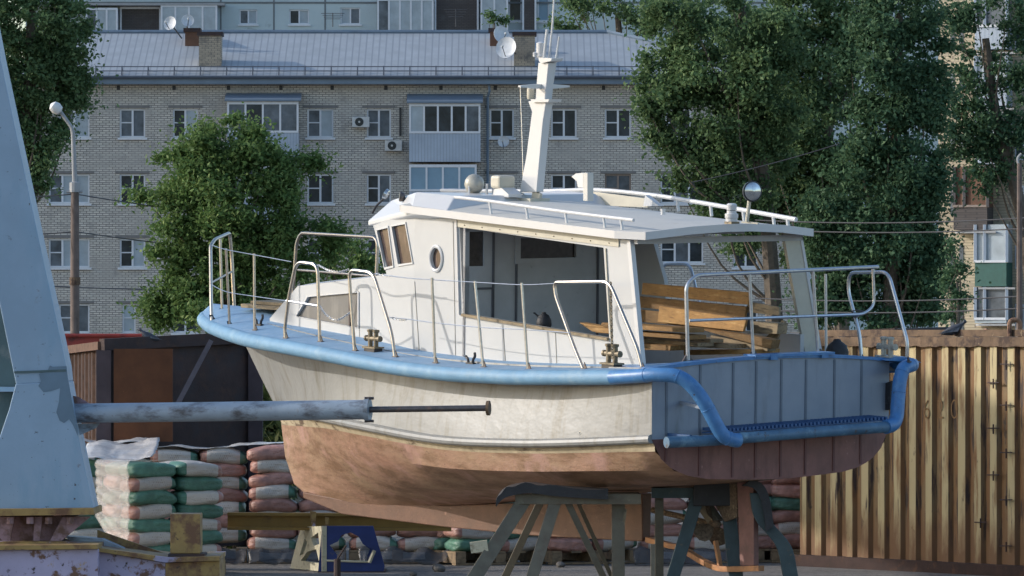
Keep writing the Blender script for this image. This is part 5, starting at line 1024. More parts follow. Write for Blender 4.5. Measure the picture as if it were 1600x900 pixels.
cw = wall(out3, [[side(*p) for p in opening], [side(*p) for p in w1], [side(*p) for p in w2], [side(*p) for p in wt_], [Vector((a, 0, b_)) for a, b_ in port]], -.045, 'cabin_side', M['white'], bt)
# starboard side, seen through the cockpit
t1, t2 = inv(1018, 366, v=-1.0), inv(1040, 440, v=-1.0); co = inv(1250, 522, v=-1.0).z; ua_, ub_ = inv(1225, 362, v=-1.0).x, .72
o3 = [Vector((p.x, 0, p.z)) for p in out3[5:17]]; o3 = [Vector((.72, 0, -.1)), Vector((3.0, 0, -.16))] + o3 + [Vector((t1.x, 0, out3[17].z * .5 + out3[16].z * .5)), Vector((t2.x - .04, 0, t2.z)), Vector((t2.x - .08, 0, co)), Vector((.72, 0, co))]
wall(o3, [[Vector((p.x, 0, p.z)) for p in (side(*q) for q in w1)], [Vector((p.x, 0, p.z)) for p in (side(*q) for q in w2)]], .045, 'cabin_side', M['white'], bt)
# glass and frames
def glaz(pts, m_, nm='window', fr=.022, inset=.02, par=bt, fm='trimwhite', proud=.012):
    P3_ = [side(*p) for p in pts]; c = sum(P3_, Vector()) / len(P3_); f = MB(); n = len(P3_)
    for i in range(n):
        a, b_ = P3_[i], P3_[(i + 1) % n]; a2, b2 = a + (a - c).normalized() * fr, b_ + (b_ - c).normalized() * fr; up = Vector((0, proud, 0))
        f.prism([a + up, b_ + up, b2 + up, a2 + up], (0, -proud + .001 - .0, 0))
    fo = f.build(nm, M[fm], par); g = MB(); g.prism([p + Vector((0, -inset, 0)) for p in P3_], (0, -.006, 0)); g.build('pane', m_, fo); return fo
gb = mat('brown_tinted_pane', (.085, .06, .052), .15, var=.3, vs=9, layers=(((.20, .14, .11), 7, .58, .66, (3, 1, .25)),), spec=.6); gg = mat('dusty_grey_pane', (.16, .155, .15), .3, var=.12, vs=6, spec=.5, layers=(((.24, .23, .21), 6, .5, .7, (1, 1, .3)),))
glaz(w1, gb); glaz(w2, gb); glaz(wt_, gg)
P_a = side(545, 458); P_b = side(545, 509); MB().bar(P_a + Vector((0, -.012, 0)), P_b + Vector((0, -.012, 0)), .018, .02, up=(0, 1, 0)).build('window_bar', mat('brown_bar', (.12, .09, .08), .6), bt)
ph = MB(); ring = lambda k, y: [Vector((pc.x + .085 * k * math.cos(t), pc.y + y, pc.z + .105 * k * math.sin(t))) for t in [2 * math.pi * i / 24 for i in range(24)]]
ph.loft([ring(.98, -.03), ring(.98, .014), ring(1.12, .02), ring(1.28, .012), ring(1.28, .001)], caps=False); pho = ph.build('porthole', M['trimwhite'], bt, smooth=True)
MB().loft([ring(.97, -.028), ring(.97, -.022)]).build('pane', gb, pho)
# opening trim along the lower edge and top
a, b_ = side(724, 490), side(952, 528); MB().bar(a + Vector((0, .005, -.012)), b_ + Vector((0, .005, -.012)), .05, .025, up=(0, 0, 1)).build('opening_sill', M['plankold'], bt)
a, b_ = side(714, 342) + Vector((0, .012, .0)), side(968, 373) + Vector((0, .012, 0)); MB().prism([a, b_, b_ + Vector((0, 0, -.075)), a + Vector((0, 0, -.075))], (0, -.01, 0)).build('trim_band', M['cream'], bt)
for k in range(9): p = a.lerp(b_, (k + .5) / 9) + Vector((0, .0, -.05)); MB().lathe(p, (0, 1, 0), [(0, .007), (.006, .006), (.008, 0)], 6).build('screw_head', M['brass'], bt)
a0, b0_ = side(715, 344), side(719, 492); MB().bar(a0 + Vector((0, .006, 0)), b0_ + Vector((0, .006, 0)), .012, .03, up=(0, 1, 0)).build('jamb', M['trimwhite'], bt)
a0, b0_ = side(984, 376) + Vector((-.01, .0, 0)), side(1003, 578) + Vector((-.01, 0, 0)); MB().bar(a0, b0_, .05, .05, up=(0, 1, 0)).build('jamb', M['trimwhite'], bt)
a0, b0_ = side(947, 388), side(955, 528); MB().bar(a0 + Vector((0, .004, 0)), b0_ + Vector((0, .004, 0)), .012, .02, up=(0, 1, 0)).build('jamb', M['cream'], bt)
for (x0, y0, x1, y1) in ((708, 346, 712, 560), (648, 440, 655, 548), (786, 512, 790, 566), (868, 520, 870, 570), (560, 455, 562, 530)):
    a, b_ = side(x0, y0), side(x1, y1); MB().bar(a + Vector((0, .0015, 0)), b_ + Vector((0, .0015, 0)), .006, .006, up=(0, 1, 0)).build('panel_seam', mat('seam_line', (.36, .34, .29), .7) if 'seam_line' not in bpy.data.materials else bpy.data.materials['seam_line'], cw)
# bulkhead with door and window
UB = 3.34
def ub(x, y): p = inv(x, y, u=UB); return p.y, p.z
bh = MB(); ys_ = [-.955]; (dv0, _), (dv1, _) = ub(756, 362), ub(727, 362); (wv0, _), (wv1, _) = ub(899, 370), ub(812, 370)
zc = [ub(812, 404)[1], ub(812, 372)[1]]; zd = [ub(740, 416)[1], ub(740, 362)[1]]
for y0, y1, z0, z1 in ((-.955, wv0, -.5, 1.28), (wv0, wv1, -.5, zc[0]), (wv0, wv1, zc[1], 1.28), (wv1, dv0, -.5, 1.28), (dv0, dv1, -.5, zd[0]), (dv0, dv1, zd[1], 1.28), (dv1, .955, -.5, 1.2)): bh.box((UB, min(y0, y1), z0), (UB + .03, max(y0, y1), z1))
bho = bh.build('bulkhead', M['grey_int'], bt)
MB().box((UB + .012, wv0, zc[0]), (UB + .018, wv1, zc[1])).build('pane', M['glassd'], bho); MB().box((UB + .012, dv0, zd[0]), (UB + .018, dv1, zd[1])).build('pane', M['glassd'], bho)
ff = MB()
for y0, y1, z0, z1 in ((wv0 - .06, wv1 + .06, zc[0] - .05, zc[0]), (wv0 - .06, wv1 + .06, zc[1], zc[1] + .04), (wv0 - .06, wv0, zc[0], zc[1]), (wv1, wv1 + .06, zc[0], zc[1])): ff.box((UB - .018, y0, z0), (UB - .002, y1, z1))
ff.build('window_frame', M['grey_int'], bho)
dr = MB(); dy = ub(768, 455)[0]; dz = ub(768, 452)[1]
for y0, y1, z0, z1 in ((dy - .02, dy, -.4, dz), (dy, .9, dz, dz + .02), (.66, .68, -.4, 1.15), (.38, .40, -.4, 1.2), (-.62, -.60, -.4, 1.2)): dr.box((UB - .014, min(y0, y1), z0), (UB - .002, max(y0, y1), z1))
dr.build('door_trim', mat('door_gap', (.10, .10, .11), .7), bho)
# trunk cabin top and front, wheelhouse front
tt = [(465, 447), (520, 440), (573, 434), (604, 428)]
r_ = [side(*p) for p in tt]; k_ = MB(); k_.loft([[Vector((p.x, lerp(p.y, -p.y, i / 8), p.z + .05 * (1 - (2 * i / 8 - 1) ** 2))) for i in range(9)] for p in r_] , closed=False, caps=False)
k_.build('trunk_top', M['white'], bt, smooth=True, fixn=False)
a, b_ = side(465, 447), side(421, 500); rows_ = []
for p in (a, b_): rows_.append([Vector((p.x, lerp(p.y, -p.y, i / 8), p.z + .05 * (1 - (2 * i / 8 - 1) ** 2))) for i in range(9)])
MB().loft(rows_, closed=False, caps=False).build('trunk_front', M['white'], bt, fixn=False)
a, b_ = side(604, 428), side(583, 352); fw = MB(); fw.prism([a, b_, Vector((b_.x, -b_.y, b_.z)), Vector((a.x, -a.y, a.z))], (-.03, 0, 0)); fo = fw.build('wheelhouse_front', M['white'], bt)
for s0 in (.62, .02, -.58):
    a1, b1 = a.lerp(b_, .16), a.lerp(b_, .88); v0, v1 = s0 - .24 + .24, s0 - .24 - .22
    q = MB(); q.prism([Vector((a1.x + .008, v0, a1.z)), Vector((b1.x + .008, v0, b1.z)), Vector((b1.x + .008, v1, b1.z)), Vector((a1.x + .008, v1, a1.z))], (-.006, 0, 0)); q.build('windscreen_pane', gb, fo)
# roof ---------------------------------------------------------------
pr = [(700, 330), (973, 363)]; r0, r1 = inv(*pr[0], v=1.08), inv(*pr[1], v=1.08)
wr_ = lambda u: r1.z + (u - r1.x) * (r0.z - r1.z) / (r0.x - r1.x)
rf = MB(); rings = []
for u, hw in ((4.3, 1.07), (3.6, 1.08), (2.8, 1.08), (2, 1.08), (1.4, 1.08), (.97, 1.08), (.64, 1.0), (.54, .55), (.50, .15)):
    pts = [Vector((u, lerp(hw, -hw, i / 14), wr_(u) + .085 * (1 - (lerp(hw, -hw, i / 14) / 1.08) ** 2))) for i in range(15)]; rings.append(pts + [p - Vector((0, 0, .055)) for p in reversed(pts)])
rf.loft(rings); ro = rf.build('cabin_roof', M['roofwhite'], bt, smooth=True, angle=25)
fs_ = MB()
eb = [Vector((4.25, 1.085, 0)), Vector((.97, 1.085, 0)), Vector((.63, 1.005, 0)), Vector((.53, .55, 0)), Vector((.49, .15, 0)), Vector((.49, -.15, 0)), Vector((.53, -.55, 0)), Vector((.63, -1.005, 0)), Vector((.97, -1.085, 0)), Vector((4.25, -1.085, 0))]
eb = [Vector((p.x, p.y, wr_(p.x) + .085 * (1 - (p.y / 1.08) ** 2) - .028)) for p in eb]; fs_.loft([[p + Vector((-.012 if abs(p.y) < 1.05 else 0, (.012 if p.y > 0 else -.012) if abs(p.y) > .9 else 0, dz)) for dz in (.036, -.036)] + [p + Vector((0, 0, dz)) for dz in (-.036, .036)] for p in eb]); fs_.build('fascia', M['trimwhite'], ro)
bm2 = MB()
for u in (.75, 1.6, 2.4): bm2.box((u, -1.0, wr_(u) - .1), (u + .05, 1.0, wr_(u) - .045))
bm2.build('roof_beam', M['grey_int'], ro)
# raised cap over the wheelhouse
lo = [inv(697, 331, v=1.09), inv(643, 328, v=1.09), inv(575, 345, v=.74)]; hi = [inv(711, 306, v=.86), inv(650, 300, v=.86), inv(612, 313, v=.55)]
lo.append(Vector((lo[2].x + .06, .3, lo[2].z + .012))); hi.append(Vector((hi[2].x + .05, .25, hi[2].z + .03)))
mir = lambda L_: L_ + [Vector((p.x, -p.y, p.z)) for p in reversed(L_)]
base_ = [p + Vector((0, 0, -.05)) for p in lo]
cap_ = MB(); cap_.loft([mir(base_), mir(lo), mir(hi)]); cap_.build('wheelhouse_cap', M['trimwhite'], bt, bevel=.012)
# far aft pillar and near one
pl = MB(); tp = [(.76, -.76, 1.18), (.76, -.95, 1.18)]; bo_ = [(.76, -1.07, -.05), (.76, -1.24, -.05)]
pl.add([tp[0], tp[1], bo_[1], bo_[0]] + [(x + .04, y, z) for x, y, z in (tp[0], tp[1], bo_[1], bo_[0])], [(0, 1, 2, 3), (7, 6, 5, 4), (0, 4, 5, 1), (1, 5, 6, 2), (2, 6, 7, 3), (3, 7, 4, 0)]); pl.build('pillar', M['cream'], bt)
MB().prism([(.75, -.952, 1.17), (.75, -1.242, -.05), (.95, -1.242, -.05), (.92, -.952, 1.17)], (0, -.03, 0)).build('pillar_flange', M['trimwhite'], bt)
MB().box((.9, -1.26, -.05), (1.15, -1.22, .12)).build('coaming', M['cream'], bt)
# roof fittings --------------------------------------------------------
def railp(pts, v, r, m_, name='rail', par=bt, n=8, k=4):
    vs = v if isinstance(v, (list, tuple)) else [v] * len(pts); P3_ = [inv(x, y, v=vv) for (x, y), vv in zip(pts, vs)]
    return MB().tube(smooth_path(P3_, k) if k else P3_, r, n).build(name, M[m_], par, smooth=True)
railp([(711, 308), (763, 314), (883, 331), (990, 344)], .99, .017, 'trimwhite', 'roof_rail', ro)
for x, y0, y1 in ((765, 315, 333), (822, 323, 340), (883, 331, 347), (943, 339, 357), (970, 342, 361)): railp([(x, y0), (x + 3, y1 + 3)], .99, .013, 'trimwhite', 'rail_post', ro, k=0)
railp([(690, 298), (840, 299), (930, 297), (1010, 304), (1060, 311), (1160, 328), (1244, 343)], -1.0, .022, 'trimwhite', 'roof_rail', ro)
for x, y0, y1 in ((750, 298, 318), (868, 298, 318), (1060, 312, 330), (1112, 320, 338), (1163, 329, 346), (1210, 337, 354), (1232, 341, 357)): railp([(x - 2, y0), (x, y1)], -1.0, .016, 'trimwhite', 'rail_post', ro, k=0)
MB().prism([inv(845, 302, v=-.9), inv(930, 300, v=-.9), inv(1008, 310, v=-.9), inv(1012, 324, v=-.9), inv(845, 318, v=-.9)], (0, -.03, 0)).build('side_board', M['cream'], ro)
MB().prism([inv(1008, 305, v=-.86), inv(1030, 322, v=-.86), inv(1005, 322, v=-.86)], (0, -.06, 0)).build('wedge_board', M['trimwhite'], ro)
ms = MB(); msl = lambda pts, d, mb: mb.prism([inv(x, y, v=d) for x, y in pts], (0, -2 * d, 0))
msl([(812, 300), (838, 300), (848, 190), (853, 160), (862, 158), (825, 158), (831, 175), (822, 245)], .045, ms); mo = ms.build('mast', M['trimwhite'], bt, bevel=.008)
q = MB(); msl([(836, 157), (851, 157), (857, 98), (841, 98)], .045, q); q.build('mast_head', M['trimwhite'], mo, bevel=.006)
q = MB(); msl([(829, 155), (858, 155), (856, 159.5), (830, 159.5)], .08, q); q.build('mast_platform', M['trimwhite'], mo)
q = MB(); msl([(841, 90), (862, 91), (861, 95), (845, 99), (842, 95)], .07, q); q.build('mast_platform', M['trimwhite'], mo)
q = MB(); c = inv(850, 135, v=0); q.loft([[Vector((c.x + x * .0 + .02 * s1, y, c.z + z * s2)) for s1, s2 in ((1, .022), (-1, .022), (-1, -.022), (1, -.022))] for x, y, z in ((0, .30, .4), (0, .1, 1), (0, -.1, 1), (0, -.30, .4))]); q.build('crosstree', M['trimwhite'], mo)
q = MB(); q.lathe(inv(845, 90, v=0), (0, 0, 1), [(0, .045), (.02, .052), (.03, .044), (.14, .045), (.15, .025), (.155, 0)], 14); q.build('mast_lamp', M['trimwhite'], mo, smooth=True)
q = MB(); q.lathe(inv(829, 155, v=.06), (0, 0, 1), [(0, .03), (.02, .036), (.10, .036), (.12, .015)], 12); q.build('mast_lamp', M['cream'], mo, smooth=True)
q = MB(); q.lathe(inv(836, 89, v=.05), (0, 0, 1), [(0, .02), (.04, .022), (.05, 0)], 10); q.build('fog_sensor', M['trimwhite'], mo, smooth=True)
railp([(868, -60), (864, 30), (857, 100), (853, 155)], -.04, [.008 + .006 * i / 12 for i in range(13)], 'trimwhite', 'whip_antenna', mo)
railp([(855, 46), (850, 92), (845, 150)], .03, .015, 'trimwhite', 'tube_antenna', mo)
railp([(874, 57), (866, 110), (858, 158)], -.08, [.009 + .006 * i / 8 for i in range(9)], 'trimwhite', 'whip_antenna', mo)
for pts in ([(860, 160), (852, 210), (848, 300)], [(861, 160), (849, 205), (845, 300)], [(866, 96), (855, 220), (838, 300)], [(813, 136), (816, 220), (818, 296)]): railp(pts, -.05, .004, 'steelb', 'stay_wire', mo, 5)
for x in (812, 840): MB().bar(inv(x, 300, v=0), inv(x - 3, 316, v=0), .03, .12, up=(1, 0, 0)).build('mast_foot', M['cream'], mo)
MB().box((inv(806, 310, v=.1).x - .25, -.12, inv(806, 312, v=.1).z - .02), (inv(806, 310, v=.1).x, .12, inv(806, 309, v=.1).z)).build('mast_foot', M['cream'], mo)
# searchlight / horn with yoke
c = inv(743, 288, v=.35); q = MB(); q.lathe(c + Vector((-.07, .0, -.01)), (1, -.1, .12), [(0, .03), (.03, .06), (.07, .092), (.12, .098), (.15, .085), (.17, .05), (.175, 0)], 18); ho = q.build('floodlight', M['greyhorn'], bt, smooth=True, angle=60)
q = MB(); q.tube([inv(733, 285, v=.42), inv(733, 318, v=.42)], .012, 6); q.tube([inv(761, 287, v=.30), inv(760, 310, v=.30)], .014, 6); q.bar(inv(728, 315, v=.4), inv(768, 315, v=.3), .05, .02); q.build('yoke', M['trimwhite'], ho)
c = inv(788, 288, v=.2); q = MB(); q.box(c + Vector((-.05, -.1, -.04)), c + Vector((.10, .1, .085))); so_ = q.build('searchlight', M['cream'], bt, bevel=.025)
q = MB(); q.lathe(c + Vector((.10, 0, .025)), (1, 0, 0), [(0, .06), (.03, .062), (.035, .045), (.036, 0)], 14); q.build('lens', M['chrome'], so_)
q = MB(); q.prism([c + Vector((-.05, .08, -.03)), c + Vector((-.17, .08, -.09)), c + Vector((-.17, .08, -.12)), c + Vector((.08, .08, -.12)), c + Vector((.06, .08, -.05))], (0, -.16, 0)); q.build('bracket', M['trimwhite'], so_)
q = MB(); q.box(inv(781, 305, v=.2) + Vector((-.03, -.05, -.12)), inv(777, 296, v=.2) + Vector((.02, .05, .02))); q.build('stand', M['trimwhite'], so_)
c0_ = [(893, 276), (900, 271), (911, 270), (911, 293), (903, 293), (901, 283)]; q = MB(); q.prism([inv(x, y, v=.05) for x, y in c0_], (0, -.04, 0)); vo = q.build('siren', M['trimwhite'], bt)
q = MB(); q.prism([inv(x, y, v=.06) for x, y in [(911, 270), (918, 270), (918, 314), (911, 314)]], (0, -.075, 0)); q.build('siren_post', M['roofwhite'], vo, bevel=.005)
c = inv(1143, 346, v=.35); q = MB(); q.lathe(c, (0, 0, 1), [(0, .055), (.03, .055), (.035, .062), (.07, .062), (.075, .045), (.10, .045)], 16); q.lathe(c, (0, 0, 1), [(.105, .045), (.15, .05), (.165, .035), (.168, 0)], 16); lo_ = q.build('stern_lamp', M['trimwhite'], bt, smooth=True)
q = MB(); q.lathe(c, (0, 0, 1), [(.098, .036), (.107, .036)], 14); q.build('lamp_gap', M['blackp'], lo_); q = MB(); q.box((.50, inv(1147, 347, u=.52).y - .05, inv(1147, 347, u=.52).z - .03), (.60, inv(1147, 347, u=.52).y + .05, inv(1147, 347, u=.52).z + .005)); q.build('lamp_base', M['brass'], lo_)
c = inv(1174, 299, v=.05); dv = Vector((-1, .22, .02)).normalized(); q = MB(); q.lathe(c - dv * .05, dv, [(0, .03), (.02, .07), (.05, .094), (.075, .098), (.078, .085)], 22); fo_ = q.build('searchlight', M['blackp'], bt, smooth=True, angle=60)
q = MB(); q.lathe(c + dv * .0285, dv, [(0, .0), (.0, .084), (.012, .06), (.018, 0)], 20); q.build('lens', M['chrome'], fo_, smooth=True); q = MB(); q.tube([inv(1171, 313, v=.05), inv(1167, 346, v=.05)], .018, 8); q.bar(inv(1160, 347, v=.05), inv(1185, 349, v=.0), .03, .015); q.build('lamp_post', M['cream'], fo_)
q = MB(); q.lathe(inv(1036, 334, v=.3), (0, 0, 1), [(-.01, .022), (.035, .022), (.036, .026), (.045, .026), (.046, 0)], 12); q.build('deck_socket', M['trimwhite'], ro)
c = inv(627, 308, v=.80); q = MB(); q.lathe(c + Vector((-.02, -.03, 0)), (.5, .8, .1), [(0, .02), (.01, .04), (.04, .05), (.055, .045), (.056, 0)], 16); q.build('wheelhouse_lamp', M['rod'], bt, smooth=True, angle=60)
railp([(582, 333), (588, 322), (597, 313), (602, 308)], .3, .012, 'blackp', 'mirror_arm'); c = inv(604, 304, v=.3); q = MB(); q.lathe(c, (.7, .5, .4), [(-.03, .02), (-.01, .05), (.02, .055), (.03, .02), (.031, 0)], 14); q.build('mirror_head', M['chrome'], bt, smooth=True)
# stanchions, gates, ropes ---------------------------------------------------
vg = lambda u: bd(u) - .15
def foot(p, sg=1, nm='steelb'):
    q = MB(); z = deckw(p.x, p.y); q.box((p.x - .045, p.y - .02, z - .005), (p.x + .02, p.y + .02, z + .006)); q.prism([(p.x - .01, p.y - .005, z + .006), (p.x - .045, p.y - .005, z + .006), (p.x - .01, p.y - .005, z + .06)], (0, .01, 0)); return q
def stanchion(xt, yt, xb, yb, r=.014, par=bt):
    b0 = invf(xb, yb, vg); b0.z = min(b0.z, deckw(b0.x, b0.y) + .01); t = inv(xt, yt, v=b0.y)
    o = MB().tube([b0, t], [r, r * .9], 8).build('stanchion', M['steel'], par, smooth=True); foot(b0).build('foot', M['rod'], o); return b0, t
for a in ((397, 396, 398, 520), (675, 434, 680, 567), (742, 439, 755, 570), (815, 442, 825, 578)): stanchion(*a)
def gate(px_pts, name='gate_rail', m_='steel', r=.017, feet=(0, -1), vv=None):
    b0 = invf(*px_pts[0], vg) if vv is None else None; b1 = invf(*px_pts[-1], vg) if vv is None else None; v = (b0.y + b1.y) / 2 if vv is None else vv
    pts = [inv(x, y, v=v) for x, y in px_pts]; o = MB().tube(fillet(pts, .10, 5), r, 10).build(name, M[m_], bt, smooth=True)
    for f in feet: p = pts[f]; foot(p).build('foot', M['rod'], o)
    return v, o
g1v, g1 = gate([(446, 531), (445, 515), (451, 466), (463, 409), (496, 413), (500, 540)]); railp([(448, 470), (498, 478)], g1v, .012, 'steelb', 'mid_rail', g1, k=0)
g2v, g2 = gate([(554, 548), (545, 421), (583, 426), (612, 520), (617, 558)])
g3v, g3 = gate([(912, 578), (898, 545), (868, 462), (866, 441), (952, 440), (996, 545), (1003, 573)])
gsv, gs = gate([(455, 500), (463, 380), (470, 364), (590, 371), (587, 470)], vv=-1.25, feet=()); railp([(466, 422), (577, 431)], -1.25, .013, 'steel', 'mid_rail', gs, k=0)
g4v, g4 = gate([(1030, 470), (1034, 412), (1078, 412), (1094, 480)], vv=-1.40, feet=(), m_='steelb')
g5v, g5 = gate([(1346, 557), (1343, 520), (1325, 455), (1327, 426), (1388, 425), (1418, 535), (1417, 558)], vv=-1.40, m_='steelb')
# bow pulpit
PA = [inv(331, 501, u=8.05), inv(330, 470, u=8.1), inv(329, 384, u=8.25), inv(336, 374, u=8.4), inv(359, 364, u=8.75), inv(362, 400, u=8.75), inv(366, 480, u=8.7)]
po = MB().tube(fillet(PA, .05, 4), .018, 10).build('pulpit', M['steel'], bt, smooth=True)
MB().tube([inv(344, 372, u=8.55), inv(347, 490, u=8.5)], .014, 8).build('pulpit_post', M['steel'], po, smooth=True); MB().tube([inv(330, 442, u=8.15), inv(363, 424, u=8.74)], .011, 8).build('pulpit_mid_rail', M['steel'], po, smooth=True)
MB().tube([inv(353, 388, u=7.55), inv(359, 510, u=7.55)], .013, 8).build('stanchion', M['steel'], bt, smooth=True)
for x, y, u in ((331, 501, 8.05), (347, 491, 8.5), (366, 480, 8.7), (359, 511, 7.55)): p = inv(x, y, u=u); q = MB(); q.prism([(p.x, p.y - .03, p.z - .02), (p.x - .02, p.y - .06, p.z - .02), (p.x - .01, p.y, p.z + .06)], (.02, .03, 0)); q.build('foot', M['rod'], po)
def rope(pts, vs, r=.0045, nm='lifeline'): return railp(pts, vs, r, 'steelb', nm, bt, 5)
rope([(331, 383), (353, 390), (396, 398), (455, 409)], [.72, .85, 1.0, 1.2]); rope([(331, 445), (354, 456), (397, 463), (447, 470)], [.72, .85, 1.0, 1.2])
rope([(585, 428), (633, 434), (675, 437), (742, 441), (815, 445), (866, 443)], [1.35, 1.44, 1.47, 1.48, 1.46, 1.43]); rope([(608, 496), (640, 499), (677, 504), (745, 511), (820, 515), (890, 520)], [1.35, 1.44, 1.47, 1.48, 1.46, 1.43])
def chain(pts, v, name='chain', r=.006, m_='steelb', n=None):
    P3_ = smooth_path([inv(x, y, v=vv) for (x, y), vv in zip(pts, v)], 8); L_ = sum((P3_[i + 1] - P3_[i]).length for i in range(len(P3_) - 1)); n = n or int(L_ / .026); q = MB(); acc = [0]
    for i in range(len(P3_) - 1): acc.append(acc[-1] + (P3_[i + 1] - P3_[i]).length)
    for k in range(n):
        s0 = L_ * (k + .5) / n; i = max(0, min(len(P3_) - 2, int(np.searchsorted(acc, s0)) - 1)); p = P3_[i].lerp(P3_[i + 1], (s0 - acc[i]) / max(1e-6, acc[i + 1] - acc[i])); t = (P3_[i + 1] - P3_[i]).normalized(); x = t.cross(Vector((0, 1, 0))).normalized() if k % 2 else Vector((0, 1, 0)); 
        q.tube([p + t * .017 * math.cos(a) + x * .010 * math.sin(a) for a in [2 * math.pi * j / 8 for j in range(8)]], r * .62, 5, closed=True)
    return q.build(name, M[m_], bt)
chain([(497, 414), (513, 422), (530, 425), (545, 421)], [g1v, 1.35, 1.37, g2v]); chain([(500, 478), (510, 492), (527, 500), (549, 487)], [g1v, 1.35, 1.37, g2v])
chain([(954, 441), (955, 480), (956, 520), (957, 560)], [g3v] * 4, m_='brass', r=.009); chain([(588, 427), (600, 431), (612, 431)], [1.38] * 3); chain([(611, 496), (624, 500), (635, 500)], [1.38] * 3)
# stern rail
US = .06
def sr(x, y, u=US): return inv(x, y, u=u)
o = MB().tube(fillet([sr(1075, 563), sr(1072, 445), sr(1088, 430), sr(1372, 417)], .08, 5), .018, 10).build('stern_rail', M['steelb'], bt, smooth=True)
MB().tube(fillet([sr(1077, 501), sr(1350, 491), sr(1366, 478), sr(1364, 420)], .10, 5), .014, 10).build('mid_rail', M['steelb'], o, smooth=True)
for xt, yt, xb, yb in ((1171, 428, 1177, 556), (1270, 421, 1278, 553)): MB().tube([sr(xt, yt), sr(xb, yb)], .015, 8).build('rail_post', M['steelb'], o, smooth=True)
for x, y in ((1075, 563), (1178, 557), (1281, 555)): p = sr(x, y); q = MB(); q.prism([p + Vector((0, .07, -.02)), p + Vector((0, -.07, -.02)), p + Vector((0, -.015, .06)), p + Vector((0, .015, .06))], (.012, 0, 0)); q.build('foot', M['rod'], o)
for x0, y0, x1, y1 in ((1290, 428, 1291, 560),): MB().tube([inv(x0, y0, v=-1.42), inv(x1, y1, v=-1.42)], .013, 8).build('stanchion', M['steelb'], bt, smooth=True)
q = MB(); c = inv(1340, 490, v=-1.40)
for k in range(3): q.tube([c + Vector((.05 * math.cos(a + k), .04 * math.sin(a * 2 + k), .03 * math.sin(a) - .01 * k)) for a in [2 * math.pi * j / 14 for j in range(14)]], .006, 5, closed=True)
q.build('wire_lashing', M['rod'], bt)
# bitts and cleats
def bitt(px, py, v, m_='brass', k=1.0):
    c = inv(px, py, v=v); c.z = deckw(c.x, v) - .01; q = MB(); q.box(c + Vector((-.085, -.05, 0)) * k, c + Vector((.085, .05, .035)) * k); o = q.build('bitt_base', M['blackp'], bt, bevel=.004)
    q = MB(); q.box(c + Vector((-.10, -.06, .036)) * k, c + Vector((.10, .06, .052)) * k)
    for s0 in (-.045, .045): q.lathe(c + Vector((s0, 0, .05)) * k, (0, 0, 1), [(0, .024 * k), (.14 * k, .024 * k), (.145 * k, .034 * k), (.165 * k, .034 * k), (.17 * k, 0)], 12)
    q.tube([c + Vector((-.105, 0, .13)) * k, c + Vector((.105, 0, .13)) * k], .023 * k, 10)
    for s0 in (-.105, .105): q.lathe(c + Vector((s0 - .01, 0, .13)) * k, (1, 0, 0), [(0, .03 * k), (.02 * k, .03 * k)], 10)
    q.build('bitt', M[m_], o, smooth=True)
bitt(583, 551, 1.33); bitt(956, 574, 1.30, k=1.05); bitt(1386, 555, -1.42, 'greyhorn', k=1.05)
MB().prism([inv(1361, 560, u=.1) , inv(1378, 554, u=.1), inv(1398, 555, u=.1), inv(1415, 563, u=.1)], (-.22, 0, -.01)).build('corner_plate', M['vivid'], bt)
MB().prism([inv(930, 583, v=1.46) + Vector((0, 0, .0)), inv(942, 573, v=1.2), inv(1010, 573, v=1.2), inv(1040, 575, v=1.3), inv(1000, 578, v=1.5)], (0, 0, .012)).build('corner_plate', M['vivid'], bt)
def cleat(px, py, v):
    c = inv(px, py, v=v); c.z = deckw(c.x, v); q = MB(); q.box(c + Vector((-.06, -.02, -.005)), c + Vector((.05, .02, .012)))
    for s0, sg_ in ((-.035, -1), (.03, 1)): q.tube(smooth_path([c + Vector((s0, 0, .01)), c + Vector((s0 + .01 * sg_, 0, .045)), c + Vector((s0 + .035 * sg_, 0, .075 if sg_ < 0 else .06)), c + Vector((s0 + .03 * sg_, 0, .11 if sg_ < 0 else .07))], 3), .013, 8)
    q.build('fairlead', M['blackp'], bt, smooth=True)
cleat(404, 517, .75); cleat(735, 561, 1.33)
MB().prism([inv(1369, 604, v=-1.38), inv(1392, 595, v=-1.38), inv(1390, 640, v=-1.38), inv(1369, 643, v=-1.38)], (.0, -.06, 0)).build('rubber_fender', M['black'], bt, bevel=.006)
# foredeck hatch boards
q = MB(); a = inv(376, 476, u=8.0); q.box((7.1, a.y - .75, a.z - .03), (8.0, a.y, a.z + .01)); 
q.build('foredeck_hatch', M['plankold'], bt, bevel=.004); q = MB(); q.box((7.05, a.y - .7, a.z + .012), (7.9, a.y - .05, a.z + .045)); q.build('hatch_lid', M['plankold'], bt, bevel=.004)
# propeller, shaft, rudder
MB().tube([inv(1020, 797, v=0), inv(1112, 818, v=0)], .028, 12).build('propeller_shaft', M['prop'], bt, smooth=True)
MB().prism([inv(1060, 752, v=.03), inv(1082, 752, v=.03), inv(1122, 812, v=.03), inv(1106, 818, v=.03)], (0, -.06, 0)).build('shaft_strut', M['trestle'], bt)
MB().prism([inv(1035, 748, v=.05), inv(1068, 746, v=.05), inv(1062, 758, v=.05), inv(1042, 758, v=.05)], (0, -.1, 0)).build('strut_pad', M['creampaint'], bt)
hb = inv(1116, 818, v=0); ax = (inv(1112, 818, v=0) - inv(1020, 797, v=0)).normalized(); q = MB(); q.lathe(hb - ax * .04, ax, [(0, .035), (.03, .045), (.09, .04), (.12, .02), (.125, 0)], 14); pr_ = q.build('propeller', M['prop'], bt, smooth=True)
e1 = ax.cross(Vector((0, 1, 0))).normalized(); e2 = ax.cross(e1)
